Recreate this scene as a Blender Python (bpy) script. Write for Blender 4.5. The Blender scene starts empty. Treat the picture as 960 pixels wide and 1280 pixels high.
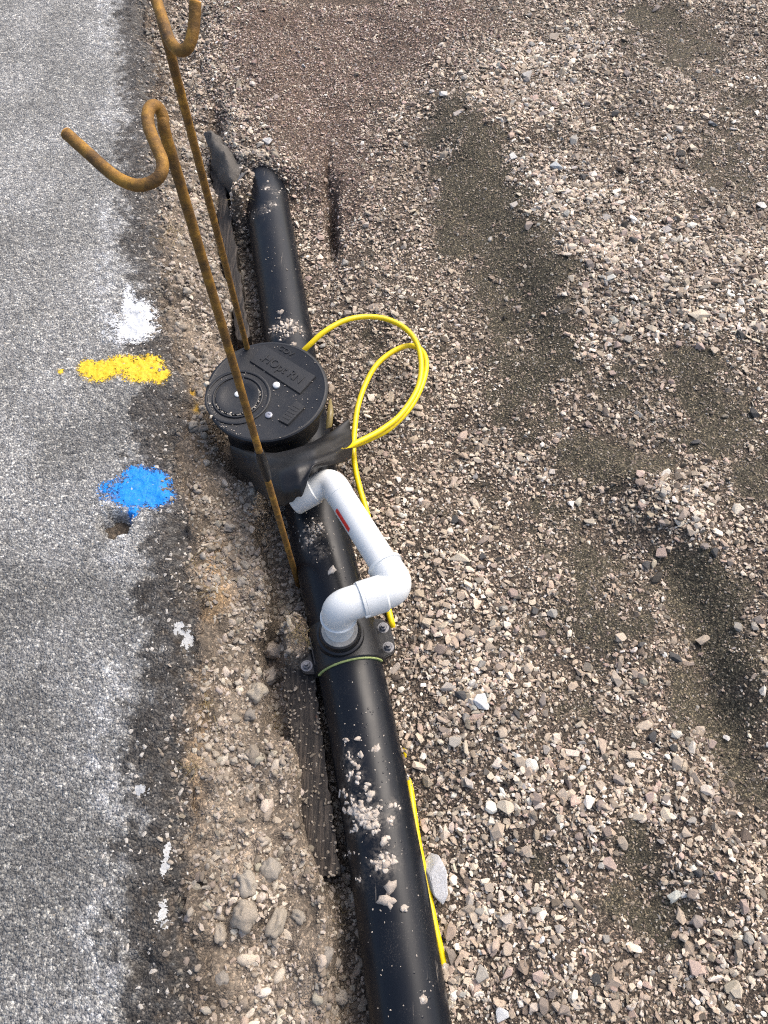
import bpy, bmesh, math, random
import numpy as np
from mathutils import Vector, Matrix

random.seed(7)
RNG = np.random.default_rng(11)
S = bpy.context.scene
COL = S.collection

# ------------------------------------------------------------------ camera
CAM_H = 1.60
PITCH = math.radians(59.0)
FPX = 962.0
cam_d = bpy.data.cameras.new('camera')
cam_d.sensor_fit = 'VERTICAL'
cam_d.sensor_height = 34.6
cam_d.sensor_width = 25.95
cam_d.lens = 26.0
cam_d.clip_start = 0.05
cam_d.clip_end = 200
cam = bpy.data.objects.new('camera', cam_d)
COL.objects.link(cam)
cam.location = (0, 0, CAM_H)
cam.rotation_euler = (math.pi / 2 - PITCH, 0, 0)
S.camera = cam

# ------------------------------------------------------------------ sky, sun, exposure
SUN_EL, SUN_AZ = math.radians(50), math.radians(48)      # azimuth clockwise from +Y
W = bpy.data.worlds.new('World')
S.world = W
W.use_nodes = True
wn = W.node_tree
bg = wn.nodes['Background']
sky = wn.nodes.new('ShaderNodeTexSky')
sky.sky_type = 'NISHITA'
sky.sun_disc = False
sky.sun_elevation = SUN_EL
sky.sun_rotation = SUN_AZ
sky.air_density = 0.9
sky.dust_density = 4.5
sky.ozone_density = 0.4
wn.links.new(sky.outputs[0], bg.inputs[0])
bg.inputs[1].default_value = 0.15
sun_d = bpy.data.lights.new('sun', 'SUN')
sun_d.energy = 1.25
sun_d.angle = math.radians(38)
sun_d.color = (1.0, 0.96, 0.91)
sun = bpy.data.objects.new('sun', sun_d)
COL.objects.link(sun)
sd = Vector((math.sin(SUN_AZ) * math.cos(SUN_EL), math.cos(SUN_AZ) * math.cos(SUN_EL), math.sin(SUN_EL)))
sun.rotation_euler = sd.to_track_quat('Z', 'Y').to_euler()
S.view_settings.view_transform = 'Standard'
S.view_settings.look = 'None'
S.view_settings.gamma = 1
S.view_settings.exposure = 0.80
S.cycles.use_denoising = False
S.cycles.pixel_filter_type = 'BLACKMAN_HARRIS'
S.cycles.filter_width = 1.15
S.cycles.max_bounces = 5
S.cycles.sample_clamp_indirect = 4.0

# ------------------------------------------------------------------ survey helpers: photo measurement -> place in the world
CP, SP = math.cos(PITCH), math.sin(PITCH)
def Q(px, py, zc):
    u, v = (px - 480) / FPX, (py - 640) / FPX
    return Vector((u * zc, zc * (CP - v * SP), CAM_H - zc * (SP + v * CP)))
def P(px, py, z=0.0):
    v = (py - 640) / FPX
    return Q(px, py, (CAM_H - z) / (SP + v * CP))

def sstep(a, b, x):
    t = np.clip((x - a) / (b - a), 0, 1)
    return t * t * (3 - 2 * t)

_perm = np.random.default_rng(5).permutation(4096)
def _hash(ix, iy, seed):
    return _perm[(_perm[(ix + seed * 131) & 4095] + iy) & 4095]
def gnoise(x, y, seed=0):
    x = np.asarray(x, float); y = np.asarray(y, float)
    ix = np.floor(x).astype(int); iy = np.floor(y).astype(int)
    fx, fy = x - ix, y - iy
    def g(dx, dy):
        a = _hash(ix + dx, iy + dy, seed) * (2 * math.pi / 4096)
        return np.cos(a) * (fx - dx) + np.sin(a) * (fy - dy)
    ux = fx * fx * fx * (fx * (fx * 6 - 15) + 10); uy = fy * fy * fy * (fy * (fy * 6 - 15) + 10)
    return 1.5 * ((g(0, 0) * (1 - ux) + g(1, 0) * ux) * (1 - uy) + (g(0, 1) * (1 - ux) + g(1, 1) * ux) * uy)
def fbm(x, y, seed=0, octv=4, lac=2.0, gain=0.5):
    r = 0; a = 1; f = 1
    for o in range(octv):
        r = r + a * gnoise(x * f, y * f, seed + o * 7); a *= gain; f *= lac
    return r

# ------------------------------------------------------------------ mesh helpers
def link(name, me, mat=None, parent=None):
    if mat and not me.materials: me.materials.append(mat)
    o = bpy.data.objects.new(name, me)
    COL.objects.link(o)
    if parent: o.parent = parent
    return o
def tag(o, label=None, cat=None, group=None, kind=None):
    if label: o['label'] = label
    if cat: o['category'] = cat
    if group: o['group'] = group
    if kind: o['kind'] = kind
    return o
def thing(name, label, cat, group=None, loc=(0, 0, 0)):
    o = bpy.data.objects.new(name, None)
    o.empty_display_size = 0.05
    o.location = loc
    COL.objects.link(o)
    return tag(o, label, cat, group)
def mesh(name, v, f, smooth=True):
    me = bpy.data.meshes.new(name)
    me.from_pydata([tuple(p) for p in v], [], f)
    me.validate()
    if smooth: me.shade_smooth()
    return me
def from_bm(name, bm, smooth=False):
    me = bpy.data.meshes.new(name)
    bm.to_mesh(me); bm.free()
    if smooth: me.shade_smooth()
    return me
def grid_mesh(name, pts):                 # pts: (rows, cols, 3) array
    r, c = pts.shape[:2]
    me = bpy.data.meshes.new(name)
    idx = np.arange(r * c).reshape(r, c)
    q = np.stack([idx[:-1, :-1], idx[:-1, 1:], idx[1:, 1:], idx[1:, :-1]], -1).reshape(-1, 4)
    me.vertices.add(r * c); me.vertices.foreach_set('co', pts.reshape(-1).astype(np.float32))
    me.loops.add(q.size); me.loops.foreach_set('vertex_index', q.reshape(-1).astype(np.int32))
    me.polygons.add(len(q)); me.polygons.foreach_set('loop_start', (np.arange(len(q)) * 4).astype(np.int32))
    me.update(calc_edges=True); me.validate()
    me.shade_smooth()
    return me
def set_color(me, name, arr):             # arr (n,3)
    a = me.color_attributes.new(name, 'FLOAT_COLOR', 'POINT')
    d = np.ones((len(arr), 4), np.float32); d[:, :3] = arr
    a.data.foreach_set('color', d.reshape(-1))
def set_float(me, name, arr):
    a = me.attributes.new(name, 'FLOAT', 'POINT')
    a.data.foreach_set('value', np.asarray(arr, np.float32).reshape(-1))
def catmull(pts, n=8):
    p = [Vector(a) for a in pts]
    p = [p[0] * 2 - p[1]] + p + [p[-1] * 2 - p[-2]]
    out = []
    for i in range(1, len(p) - 2):
        for k in range(n):
            t = k / n
            a, b, c, d = p[i - 1], p[i], p[i + 1], p[i + 2]
            out.append(0.5 * ((2 * b) + (c - a) * t + (2 * a - 5 * b + 4 * c - d) * t * t + (3 * b - a - 3 * c + d) * t ** 3))
    out.append(p[-2])
    return out
def fillet(pts, rad, n=10):
    pts = [Vector(a) for a in pts]
    out = [pts[0]]
    for i in range(1, len(pts) - 1):
        a, b, c = pts[i - 1], pts[i], pts[i + 1]
        d1, d2 = (a - b).normalized(), (c - b).normalized()
        p0, p1 = b + d1 * rad, b + d2 * rad
        for k in range(n + 1):
            t = k / n
            out.append(p0 * (1 - t) ** 2 + b * 2 * t * (1 - t) + p1 * t * t)
    out.append(pts[-1])
    return out
def tube(name, path, r, seg=16, cap=True, wob=0.0):
    """Tube along a path; r a number or one per point."""
    path = [Vector(p) for p in path]
    n = len(path)
    rr = r if hasattr(r, '__len__') else [r] * n
    T = [(path[min(i + 1, n - 1)] - path[max(i - 1, 0)]).normalized() for i in range(n)]
    up = Vector((0, 0, 1)) if abs(T[0].z) < 0.9 else Vector((0, 1, 0))
    N = (up - T[0] * up.dot(T[0])).normalized()
    v, f = [], []
    for i in range(n):
        N = (N - T[i] * N.dot(T[i])).normalized()
        B = T[i].cross(N)
        for k in range(seg):
            a = 2 * math.pi * k / seg
            rad = rr[i] * (1 + wob * math.sin(3 * a + i * 1.7) + wob * random.uniform(-.6, .6))
            v.append(path[i] + N * math.cos(a) * rad + B * math.sin(a) * rad)
    for i in range(n - 1):
        for k in range(seg):
            a, b = i * seg + k, i * seg + (k + 1) % seg
            f.append((a, b, b + seg, a + seg))
    if cap:
        f.append(tuple(range(seg - 1, -1, -1)))
        f.append(tuple(range((n - 1) * seg, n * seg)))
    me = mesh(name, v, f)
    if cap:
        me.polygons[-1].use_smooth = False; me.polygons[-2].use_smooth = False
        try: me.set_sharp_from_angle(angle=math.radians(40))
        except Exception: pass
    return me
def lathe(name, prof, seg=48, smooth_angle=35):
    v, f = [], []
    n = len(prof)
    for (r, z) in prof:
        for k in range(seg):
            a = 2 * math.pi * k / seg
            v.append((r * math.cos(a), r * math.sin(a), z))
    for i in range(n - 1):
        for k in range(seg):
            a, b = i * seg + k, i * seg + (k + 1) % seg
            f.append((a, b, b + seg, a + seg))
    if prof[0][0] > 1e-6: f.append(tuple(range(seg - 1, -1, -1)))
    if prof[-1][0] > 1e-6: f.append(tuple(range((n - 1) * seg, n * seg)))
    me = mesh(name, v, f)
    me.set_sharp_from_angle(angle=math.radians(smooth_angle))
    return me
def prism(name, poly, z0, z1, bev=0.0):
    bm = bmesh.new()
    b = [bm.verts.new((p[0], p[1], z0)) for p in poly]
    face = bm.faces.new(b)
    r = bmesh.ops.extrude_face_region(bm, geom=[face])
    for e in r['geom']:
        if isinstance(e, bmesh.types.BMVert): e.co.z = z1
    bmesh.ops.recalc_face_normals(bm, faces=bm.faces)
    if bev: bmesh.ops.bevel(bm, geom=bm.edges[:], offset=bev, segments=2, affect='EDGES')
    return from_bm(name, bm)

# ------------------------------------------------------------------ materials
class NT:
    def __init__(s, name):
        s.m = bpy.data.materials.new(name); s.m.use_nodes = True
        s.t = s.m.node_tree; s.b = s.t.nodes['Principled BSDF']
    def n(s, typ, **kw):
        x = s.t.nodes.new('ShaderNode' + typ)
        for k, val in kw.items(): setattr(x, k, val)
        return x
    def l(s, a, b): s.t.links.new(a, b)
    def set(s, sock, val):
        if hasattr(val, 'is_linked'): s.l(val, sock)
        elif isinstance(val, (tuple, list)) and len(val) == 3 and sock.type == 'RGBA': sock.default_value = (*val, 1)
        else: sock.default_value = val
    def coord(s):
        return s.n('TexCoord').outputs['Object']
    def noise(s, scale, detail=4, rough=0.55, vec=None, dist=0):
        x = s.n('TexNoise'); x.inputs['Scale'].default_value = scale; x.inputs['Detail'].default_value = detail
        x.inputs['Roughness'].default_value = rough; x.inputs['Distortion'].default_value = dist
        s.l(vec if vec is not None else s.coord(), x.inputs['Vector']); return x
    def vor(s, scale, feature='F1', vec=None, rand=1):
        x = s.n('TexVoronoi', feature=feature); x.inputs['Scale'].default_value = scale
        x.inputs['Randomness'].default_value = rand
        s.l(vec if vec is not None else s.coord(), x.inputs['Vector']); return x
    def ramp(s, fac, stops):
        x = s.n('ValToRGB'); e = x.color_ramp.elements
        while len(e) < len(stops): e.new(0.5)
        for el, (p, c) in zip(e, stops):
            el.position = p; el.color = (*c, 1) if len(c) == 3 else c
        s.l(fac, x.inputs['Fac']); return x.outputs['Color']
    def maprange(s, val, a, b, c=0, d=1):
        x = s.n('MapRange'); x.inputs[1].default_value = a; x.inputs[2].default_value = b
        x.inputs[3].default_value = c; x.inputs[4].default_value = d
        s.l(val, x.inputs[0]); return x.outputs[0]
    def mix(s, fac, a, b, mode='MIX'):
        x = s.n('Mix', data_type='RGBA', blend_type=mode)
        s.set(x.inputs[0], fac); s.set(x.inputs[6], a); s.set(x.inputs[7], b); return x.outputs[2]
    def math(s, op, a, b=0.0, c=0.0):
        x = s.n('Math', operation=op); s.set(x.inputs[0], a); s.set(x.inputs[1], b); s.set(x.inputs[2], c); return x.outputs[0]
    def attr(s, name, typ='GEOMETRY'):
        x = s.n('Attribute', attribute_type=typ); x.attribute_name = name; return x
    def bump(s, h, dist, strength=1.0, normal=None):
        x = s.n('Bump'); x.inputs['Distance'].default_value = dist; x.inputs['Strength'].default_value = strength
        s.l(h, x.inputs['Height'])
        if normal is not None: s.l(normal, x.inputs['Normal'])
        return x.outputs[0]
    def out(s, color=None, rough=None, normal=None, **kw):
        if color is not None: s.set(s.b.inputs['Base Color'], color)
        if rough is not None: s.set(s.b.inputs['Roughness'], rough)
        if normal is not None: s.l(normal, s.b.inputs['Normal'])
        for k, val in kw.items(): s.set(s.b.inputs[k.replace('_', ' ')], val)
        return s.m

def m_ground():
    s = NT('ground_soil')
    base = s.attr('gcol').outputs['Color']
    v1 = s.vor(420); v2 = s.vor(210); nz = s.noise(90, 5, 0.65)
    g1 = s.ramp(s.n('SeparateColor').outputs[0], [(0, (0, 0, 0)), (1, (1, 1, 1))]) if False else None
    sep = s.n('SeparateColor'); s.l(v1.outputs['Color'], sep.inputs[0])
    sep2 = s.n('SeparateColor'); s.l(v2.outputs['Color'], sep2.inputs[0])
    k1a = s.ramp(sep.outputs[0], [(0.0, (.45, .45, .45)), (.55, (.8, .8, .8)), (.82, (1.3, 1.28, 1.22)), (1.0, (3.2, 3.0, 2.75))])
    k1 = s.mix(s.attr('dirt').outputs['Fac'], k1a, (.85, .85, .85))
    k2 = s.ramp(sep2.outputs[1], [(0.0, (.62, .6, .6)), (.7, (1.0, 1.0, 1.0)), (1.0, (1.9, 1.8, 1.7))])
    k3 = s.ramp(nz.outputs[0], [(.3, (.65, .65, .65)), (.7, (1.3, 1.3, 1.3))])
    c = s.mix(1, s.mix(1, s.mix(1, base, k1, 'MULTIPLY'), k2, 'MULTIPLY'), k3, 'MULTIPLY')
    h = s.math('ADD', s.math('MULTIPLY', v1.outputs['Distance'], -0.5), s.math('ADD', s.math('MULTIPLY', v2.outputs['Distance'], -0.8), nz.outputs[0]))
    return s.out(c, 0.9, s.bump(h, 0.004, 0.9), Specular_IOR_Level=0.25)

def m_stone(name='gravel_stone', inst='INSTANCER', scale=160):
    s = NT(name)
    base = s.attr('col', inst).outputs['Color']
    nz = s.noise(scale, 5, 0.65); n2 = s.noise(scale * .25, 3)
    k = s.ramp(nz.outputs[0], [(.3, (.72, .71, .70)), (.7, (1.2, 1.2, 1.2))])
    k2 = s.ramp(n2.outputs[0], [(.35, (.82, .80, .77)), (.7, (1.12, 1.12, 1.12))])
    return s.out(s.mix(1, s.mix(1, base, k, 'MULTIPLY'), k2, 'MULTIPLY'), 0.8, s.bump(nz.outputs[0], 0.0015, 0.7), Specular_IOR_Level=0.35)

def m_road():
    s = NT('worn_asphalt')
    base = s.attr('rcol').outputs['Color']
    v1 = s.vor(170); v2 = s.vor(330); nz = s.noise(60, 6, 0.7)
    sep = s.n('SeparateColor'); s.l(v1.outputs['Color'], sep.inputs[0])
    sep2 = s.n('SeparateColor'); s.l(v2.outputs['Color'], sep2.inputs[0])
    k1 = s.ramp(sep.outputs[0], [(0, (.60, .60, .61)), (.5, (.88, .88, .89)), (.78, (1.1, 1.1, 1.08)), (1, (1.8, 1.77, 1.7))])
    k2 = s.ramp(sep2.outputs[0], [(0, (.62, .62, .63)), (.6, (.97, .97, .97)), (1, (1.7, 1.68, 1.63))])
    edge = s.ramp(s.vor(170, 'DISTANCE_TO_EDGE').outputs['Distance'], [(0.0, (.68, .68, .69)), (.16, (1, 1, 1))])
    k3 = s.ramp(nz.outputs[0], [(.3, (.7, .7, .7)), (.7, (1.25, 1.25, 1.25))])
    c = s.mix(1, s.mix(1, s.mix(1, s.mix(1, base, k1, 'MULTIPLY'), k2, 'MULTIPLY'), edge, 'MULTIPLY'), k3, 'MULTIPLY')
    h = s.math('ADD', s.math('MULTIPLY', v1.outputs['Distance'], -1.2), s.math('ADD', s.math('MULTIPLY', v2.outputs['Distance'], -0.6), nz.outputs[0]))
    return s.out(c, 0.8, s.bump(h, 0.004, 1.0), Specular_IOR_Level=0.35)

def m_black_pipe(name, mud=0.5):
    s = NT(name)
    co = s.coord()
    n1 = s.noise(14, 5, 0.6); fine = s.noise(420, 2, 0.5); n3 = s.noise(55, 6, 0.7)
    mp = s.n('Mapping'); mp.inputs['Scale'].default_value = (160, 3, 160); mp.inputs['Rotation'].default_value = (0, 0, math.radians(-9)); s.l(co, mp.inputs[0])
    scr = s.noise(1.0, 3, 0.6, mp.outputs[0])
    dust = s.math('MULTIPLY', s.maprange(n1.outputs[0], .45, .75), s.maprange(fine.outputs[0], .55, .7))
    spk = s.math('MULTIPLY', s.maprange(s.vor(150).outputs['Distance'], .16, .08), s.maprange(n3.outputs[0], .56, .66))
    scrm = s.math('MULTIPLY', s.maprange(scr.outputs[0], .66, .74), s.maprange(n1.outputs[0], .5, .65))
    m = s.math('MINIMUM', s.math('ADD', s.math('MULTIPLY', dust, .10), s.math('ADD', s.math('MULTIPLY', spk, mud), s.math('MULTIPLY', scrm, .45))), 1.0)
    film = s.math('MULTIPLY', s.attr('mud').outputs['Fac'], s.maprange(s.noise(120, 6, .75).outputs[0], .44, .62))
    m = s.math('MINIMUM', s.math('ADD', m, s.math('MULTIPLY', film, .62)), 1.0)
    c = s.mix(m, (.0050, .0068, .0105), (.42, .37, .31))
    wet = s.vor(95); drop = s.math('MULTIPLY', s.maprange(wet.outputs['Distance'], .22, .12), s.maprange(s.noise(20, 2).outputs[0], .52, .6))
    r = s.math('ADD', s.math('SUBTRACT', s.maprange(n1.outputs[0], .3, .7, .27, .38), s.math('MULTIPLY', drop, .2)), s.math('MULTIPLY', m, .5))
    return s.out(c, r, s.bump(s.math('ADD', s.math('MULTIPLY', scr.outputs[0], .25), s.math('MULTIPLY', drop, 1.0)), 0.0012, 0.35), Specular_IOR_Level=0.27)

def m_black_plastic(name, rough=.42, col=(.012, .013, .016), dusty=.3, grain=600):
    s = NT(name)
    g = s.noise(grain, 2, .5); n1 = s.noise(16, 5, .65); n2 = s.noise(300, 3, .6)
    d = s.math('MULTIPLY', s.math('MULTIPLY', s.maprange(n1.outputs[0], .48, .75), s.maprange(n2.outputs[0], .5, .72)), dusty)
    spk = s.math('MULTIPLY', s.maprange(s.vor(210).outputs['Distance'], .14, .06), s.math('MULTIPLY', s.maprange(n1.outputs[0], .45, .6), dusty))
    m = s.math('MINIMUM', s.math('ADD', d, spk), 1.0)
    c = s.mix(m, col, (.40, .36, .31))
    return s.out(c, s.math('ADD', s.maprange(n1.outputs[0], .3, .7, rough - .08, rough + .1), s.math('MULTIPLY', m, .4)),
                 s.bump(g.outputs[0], 0.0006, .5), Specular_IOR_Level=.5)

def m_white():
    s = NT('white_pipe_plastic')
    n1 = s.noise(18, 5, .6); n2 = s.noise(260, 3, .6)
    d = s.math('MULTIPLY', s.maprange(n1.outputs[0], .46, .72), s.maprange(n2.outputs[0], .46, .72))
    c = s.mix(s.math('MULTIPLY', d, .38), (.68, .705, .70), (.42, .37, .30))
    return s.out(c, s.maprange(n1.outputs[0], .3, .7, .32, .48), s.bump(n2.outputs[0], .0004, .3))

def m_rust():
    s = NT('rusty_steel')
    n1 = s.noise(38, 6, .7); n2 = s.noise(210, 4, .65); n3 = s.noise(16, 3, .6)
    c = s.ramp(n1.outputs[0], [(.26, (.060, .036, .020)), (.42, (.150, .080, .024)), (.55, (.26, .135, .028)), (.68, (.44, .235, .036))])
    fl = s.math('MULTIPLY', s.maprange(n2.outputs[0], .60, .68), s.maprange(n3.outputs[0], .45, .6))
    c = s.mix(fl, c, (.34, .19, .06))
    return s.out(c, .72, s.bump(s.math('ADD', n1.outputs[0], n2.outputs[0]), .0014, .8), Metallic=.15, Specular_IOR_Level=.4)

def m_yellow():
    s = NT('yellow_cable_jacket')
    n1 = s.noise(30, 4, .6); n2 = s.noise(300, 3, .6)
    d = s.math('MULTIPLY', s.maprange(n1.outputs[0], .55, .8), s.maprange(n2.outputs[0], .5, .7))
    return s.out(s.mix(s.math('MULTIPLY', d, .6), (.85, .63, .003), (.35, .27, .12)), .36, s.bump(n2.outputs[0], .0003, .3))

def m_plain(name, col, rough=.5, metallic=0.0, var=.25, scale=120, bump=.0006):
    s = NT(name)
    n = s.noise(scale, 5, .6)
    lo = tuple(c * (1 - var) for c in col); hi = tuple(min(1, c * (1 + var)) for c in col)
    return s.out(s.ramp(n.outputs[0], [(.3, lo), (.7, hi)]), rough, s.bump(n.outputs[0], bump, .6), Metallic=metallic)

def m_wood():
    s = NT('dark_wet_timber')
    co = s.coord(); mp = s.n('Mapping'); mp.inputs['Scale'].default_value = (90, 5, 90); s.l(co, mp.inputs[0])
    g = s.noise(1.6, 6, .65, mp.outputs[0], .4); n = s.noise(60, 5, .65); pat = s.noise(9, 3, .5)
    c = s.ramp(g.outputs[0], [(.3, (.008, .006, .005)), (.5, (.024, .019, .015)), (.7, (.105, .082, .062))])
    dust = s.math('MULTIPLY', s.maprange(n.outputs[0], .54, .68), s.maprange(pat.outputs[0], .42, .62))
    c = s.mix(s.math('MULTIPLY', dust, .6), c, (.15, .125, .095))
    red = s.math('MULTIPLY', s.maprange(s.noise(22, 2, .5).outputs[0], .69, .73), s.maprange(g.outputs[0], .45, .55))
    c = s.mix(red, c, (.24, .085, .035))
    return s.out(c, .75, s.bump(s.math('ADD', g.outputs[0], s.math('MULTIPLY', n.outputs[0], .5)), .004, .8))

def m_paint(name, col, rough=.6):
    s = NT(name)
    n = s.noise(220, 5, .65); n2 = s.noise(45, 3)
    k = s.ramp(n.outputs[0], [(.3, tuple(c * .72 for c in col)), (.6, col), (.85, tuple(min(1, c * 1.12) for c in col))])
    d = s.math('MULTIPLY', s.maprange(n2.outputs[0], .56, .72), s.maprange(n.outputs[0], .48, .62))
    return s.out(s.mix(s.math('MULTIPLY', d, .55), k, (.12, .115, .11)), rough, s.bump(n.outputs[0], .002, .8))

M = {}
M['ground'] = m_ground()
M['stone'] = m_stone()
M['stone_big'] = m_stone('loose_stone', 'OBJECT', 90)
M['road'] = m_road()
M['pipe'] = m_black_pipe('black_pipe_plastic')
M['lid'] = m_black_plastic('textured_lid_plastic', .46, (.008, .0095, .0125), .15)
M['fit'] = m_black_plastic('black_fitting_plastic', .40, (.006, .007, .009), .22)
M['rubber'] = m_black_plastic('black_rubber', .44, (.007, .007, .008), .12, 200)
M['white'] = m_white()
M['rust'] = m_rust()
M['rust_end'] = m_plain('fresh_cut_rust', (.62, .30, .05), .7)
M['yellow'] = m_yellow()
M['steel'] = m_plain('zinc_bolt', (.22, .22, .23), .45, .7)
M['gasket'] = m_plain('green_gasket', (.30, .36, .13), .6)
M['red'] = m_plain('red_stripe_print', (.72, .03, .02), .45, var=.1)
M['wood'] = m_wood()
M['screw_white'] = m_plain('pale_screw_cap', (.72, .72, .70), .45, var=.12)
M['screw_grey'] = m_plain('grey_screw', (.28, .29, .33), .4, .4)
M['mud'] = m_plain('dried_mud', (.40, .345, .285), .9, var=.3, scale=200)
M['membrane'] = m_black_plastic('dusty_membrane', .9, (.085, .078, .068), 1.0, 150)
M['straw'] = m_plain('dry_straw', (.34, .26, .12), .8)
M['brown_film'] = m_plain('amber_film', (.22, .17, .06), .35)
M['paint_white'] = m_paint('white_road_paint', (.62, .64, .65))
M['paint_old'] = m_paint('weathered_white_paint', (.42, .43, .43))
M['paint_yellow'] = m_paint('yellow_road_paint', (.80, .53, .015))
M['paint_blue'] = m_paint('blue_road_paint', (.001, .25, .78))

# ------------------------------------------------------------------ layout of the trench
R_PIPE = 0.070
pipe_px = [(531, 1400), (514, 1280), (486, 1100), (469, 1000), (451, 900), (441, 850), (416, 740), (395, 650), (376, 520), (357, 400), (332, 240)]
PATH = np.array([P(x, y, 0.0)[:] for x, y in pipe_px])
def xp(Y):
    Y = np.asarray(Y, float)
    r = np.interp(Y, PATH[:, 1], PATH[:, 0])
    r = np.where(Y > PATH[-1, 1], PATH[-1, 0] - 0.172 * (Y - PATH[-1, 1]), r)
    return np.where(Y < PATH[0, 1], PATH[0, 0] - 0.172 * (Y - PATH[0, 1]), r)
PIT_Z = 0.180
PIT = P(333, 487, PIT_Z)

def blob_field(X, Y, blobs, z=0.06):
    r = np.zeros_like(X)
    for b in blobs:
        px, py, rx, ry = b[:4]; w = b[4] if len(b) > 4 else 1.0
        c = P(px, py, z); ex = P(px + rx, py, z); ey = P(px, py - ry, z)
        ax = max((ex - c).length, .01); ay = max((ey - c).length, .01)
        r = r + w * np.exp(-(((X - c.x) / ax) ** 2 + ((Y - c.y) / ay) ** 2))
    return r

SAND = [(558, 150, 40, 55, .72), (605, 200, 66, 42, .75), (590, 250, 50, 40, .7), (630, 325, 60, 55, .75), (665, 400, 55, 55, .8), (620, 280, 50, 40, .5), (690, 460, 60, 40, .55), (650, 520, 60, 40, .45), (560, 290, 30, 30, .6), (735, 180, 30, 24, .5),
        (640, 450, 40, 34, .7), (690, 345, 30, 30, .7), (880, 460, 70, 26), (900, 520, 80, 40), (930, 590, 50, 40, .9), (780, 490, 40, 22, .7), (745, 570, 50, 36),
        (800, 580, 40, 26, .8), (690, 640, 40, 40, .6), (740, 690, 46, 36, .8), (700, 760, 60, 50, .6), (780, 780, 60, 40, .7), (880, 740, 50, 46), (910, 800, 40, 50),
        (920, 880, 40, 50), (935, 960, 34, 50, .9), (870, 860, 30, 40, .7), (720, 880, 40, 24, .8), (740, 840, 40, 26, .8), (790, 905, 30, 30, .5), (805, 1060, 34, 46),
        (835, 1150, 34, 34), (780, 1130, 40, 40, .7), (700, 1080, 30, 30, .5), (850, 60, 70, 34, .9), (800, 20, 50, 20, .7), (900, 190, 44, 40, .7), (905, 240, 50, 30, .7),
        (930, 130, 40, 30, .6), (460, 415, 24, 22, .8), (610, 600, 30, 26, .6), (570, 640, 24, 26, .5), (840, 700, 40, 26, .8), (480, 330, 30, 30, .4), (450, 130, 20, 40, .5)]
COARSE = [(590, 745, 46, 46, 1.3), (620, 880, 60, 60), (560, 860, 40, 40), (570, 800, 40, 40), (640, 1000, 80, 60, .8), (740, 1010, 50, 50, .8), (600, 1130, 60, 60), (580, 1240, 60, 50),
          (700, 1240, 70, 50, .7), (860, 1040, 70, 60, .6), (900, 1180, 70, 60, .7), (700, 240, 70, 50), (760, 300, 70, 50), (830, 370, 80, 50), (720, 420, 50, 50), (900, 410, 60, 40),
          (850, 640, 30, 34, 1.3), (830, 610, 36, 26), (940, 830, 24, 30), (760, 340, 60, 40), (680, 100, 70, 40), (640, 120, 60, 40), (720, 60, 60, 30, .6), (890, 330, 50, 40, .6),
          (320, 180, 20, 20, .8), (300, 140, 20, 20, .6), (860, 920, 30, 30, .6), (500, 640, 40, 60, .6), (640, 560, 40, 40, .5)]
RED = [(390, 60, 100, 60), (460, 40, 90, 50), (400, 160, 60, 70), (560, 20, 70, 30, .8), (330, 60, 50, 60, .7), (430, 240, 30, 50, .6)]
BUMP = [(800, 600, 40, 26, .03), (880, 690, 30, 36, .028), (800, 690, 50, 36, -.022), (700, 400, 30, 60, .025), (655, 380, 40, 60, -.012), (600, 250, 60, 60, -.014), (530, 180, 30, 80, -.016), (700, 800, 50, 60, -.015), (760, 1000, 50, 50, .015), (560, 900, 40, 90, .012), (640, 190, 110, 90, .055), (560, 120, 60, 70, .03), (850, 360, 130, 70, .045), (720, 330, 80, 60, .03), (845, 640, 46, 36, .035), (880, 780, 40, 90, -.035), (920, 900, 40, 80, -.03),
        (640, 960, 90, 90, .02), (560, 560, 70, 90, -.02), (940, 840, 30, 40, .03), (810, 1090, 40, 60, -.02), (900, 1120, 60, 70, .02), (413, 255, 6, 34, -.085), (407, 205, 5, 24, -.06), (418, 285, 5, 16, -.05),
        (380, 60, 90, 60, .02), (460, 410, 20, 16, -.015)]

EDGE_PX = [(248, 1280), (240, 1190), (238, 1100), (238, 950), (245, 800), (236, 650), (228, 560), (233, 480), (210, 400), (202, 300), (196, 200), (190, 100), (182, 0)]
ROAD_Z = 0.10
EDGE = np.array([P(x, y, ROAD_Z)[:] for x, y in EDGE_PX])
def xe(Y):
    Y = np.asarray(Y, float)
    r = np.interp(Y, EDGE[:, 1], EDGE[:, 0])
    r = np.where(Y > EDGE[-1, 1], EDGE[-1, 0] - .175 * (Y - EDGE[-1, 1]), r)
    r = np.where(Y < EDGE[0, 1], EDGE[0, 0] - .175 * (Y - EDGE[0, 1]), r)
    return r + .018 * gnoise(Y * 9, Y * 0 + 3.3, 21) + .011 * gnoise(Y * 27, Y * 0 + 1.3, 22) + .006 * gnoise(Y * 70, Y * 0 + 7.3, 26)

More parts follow.
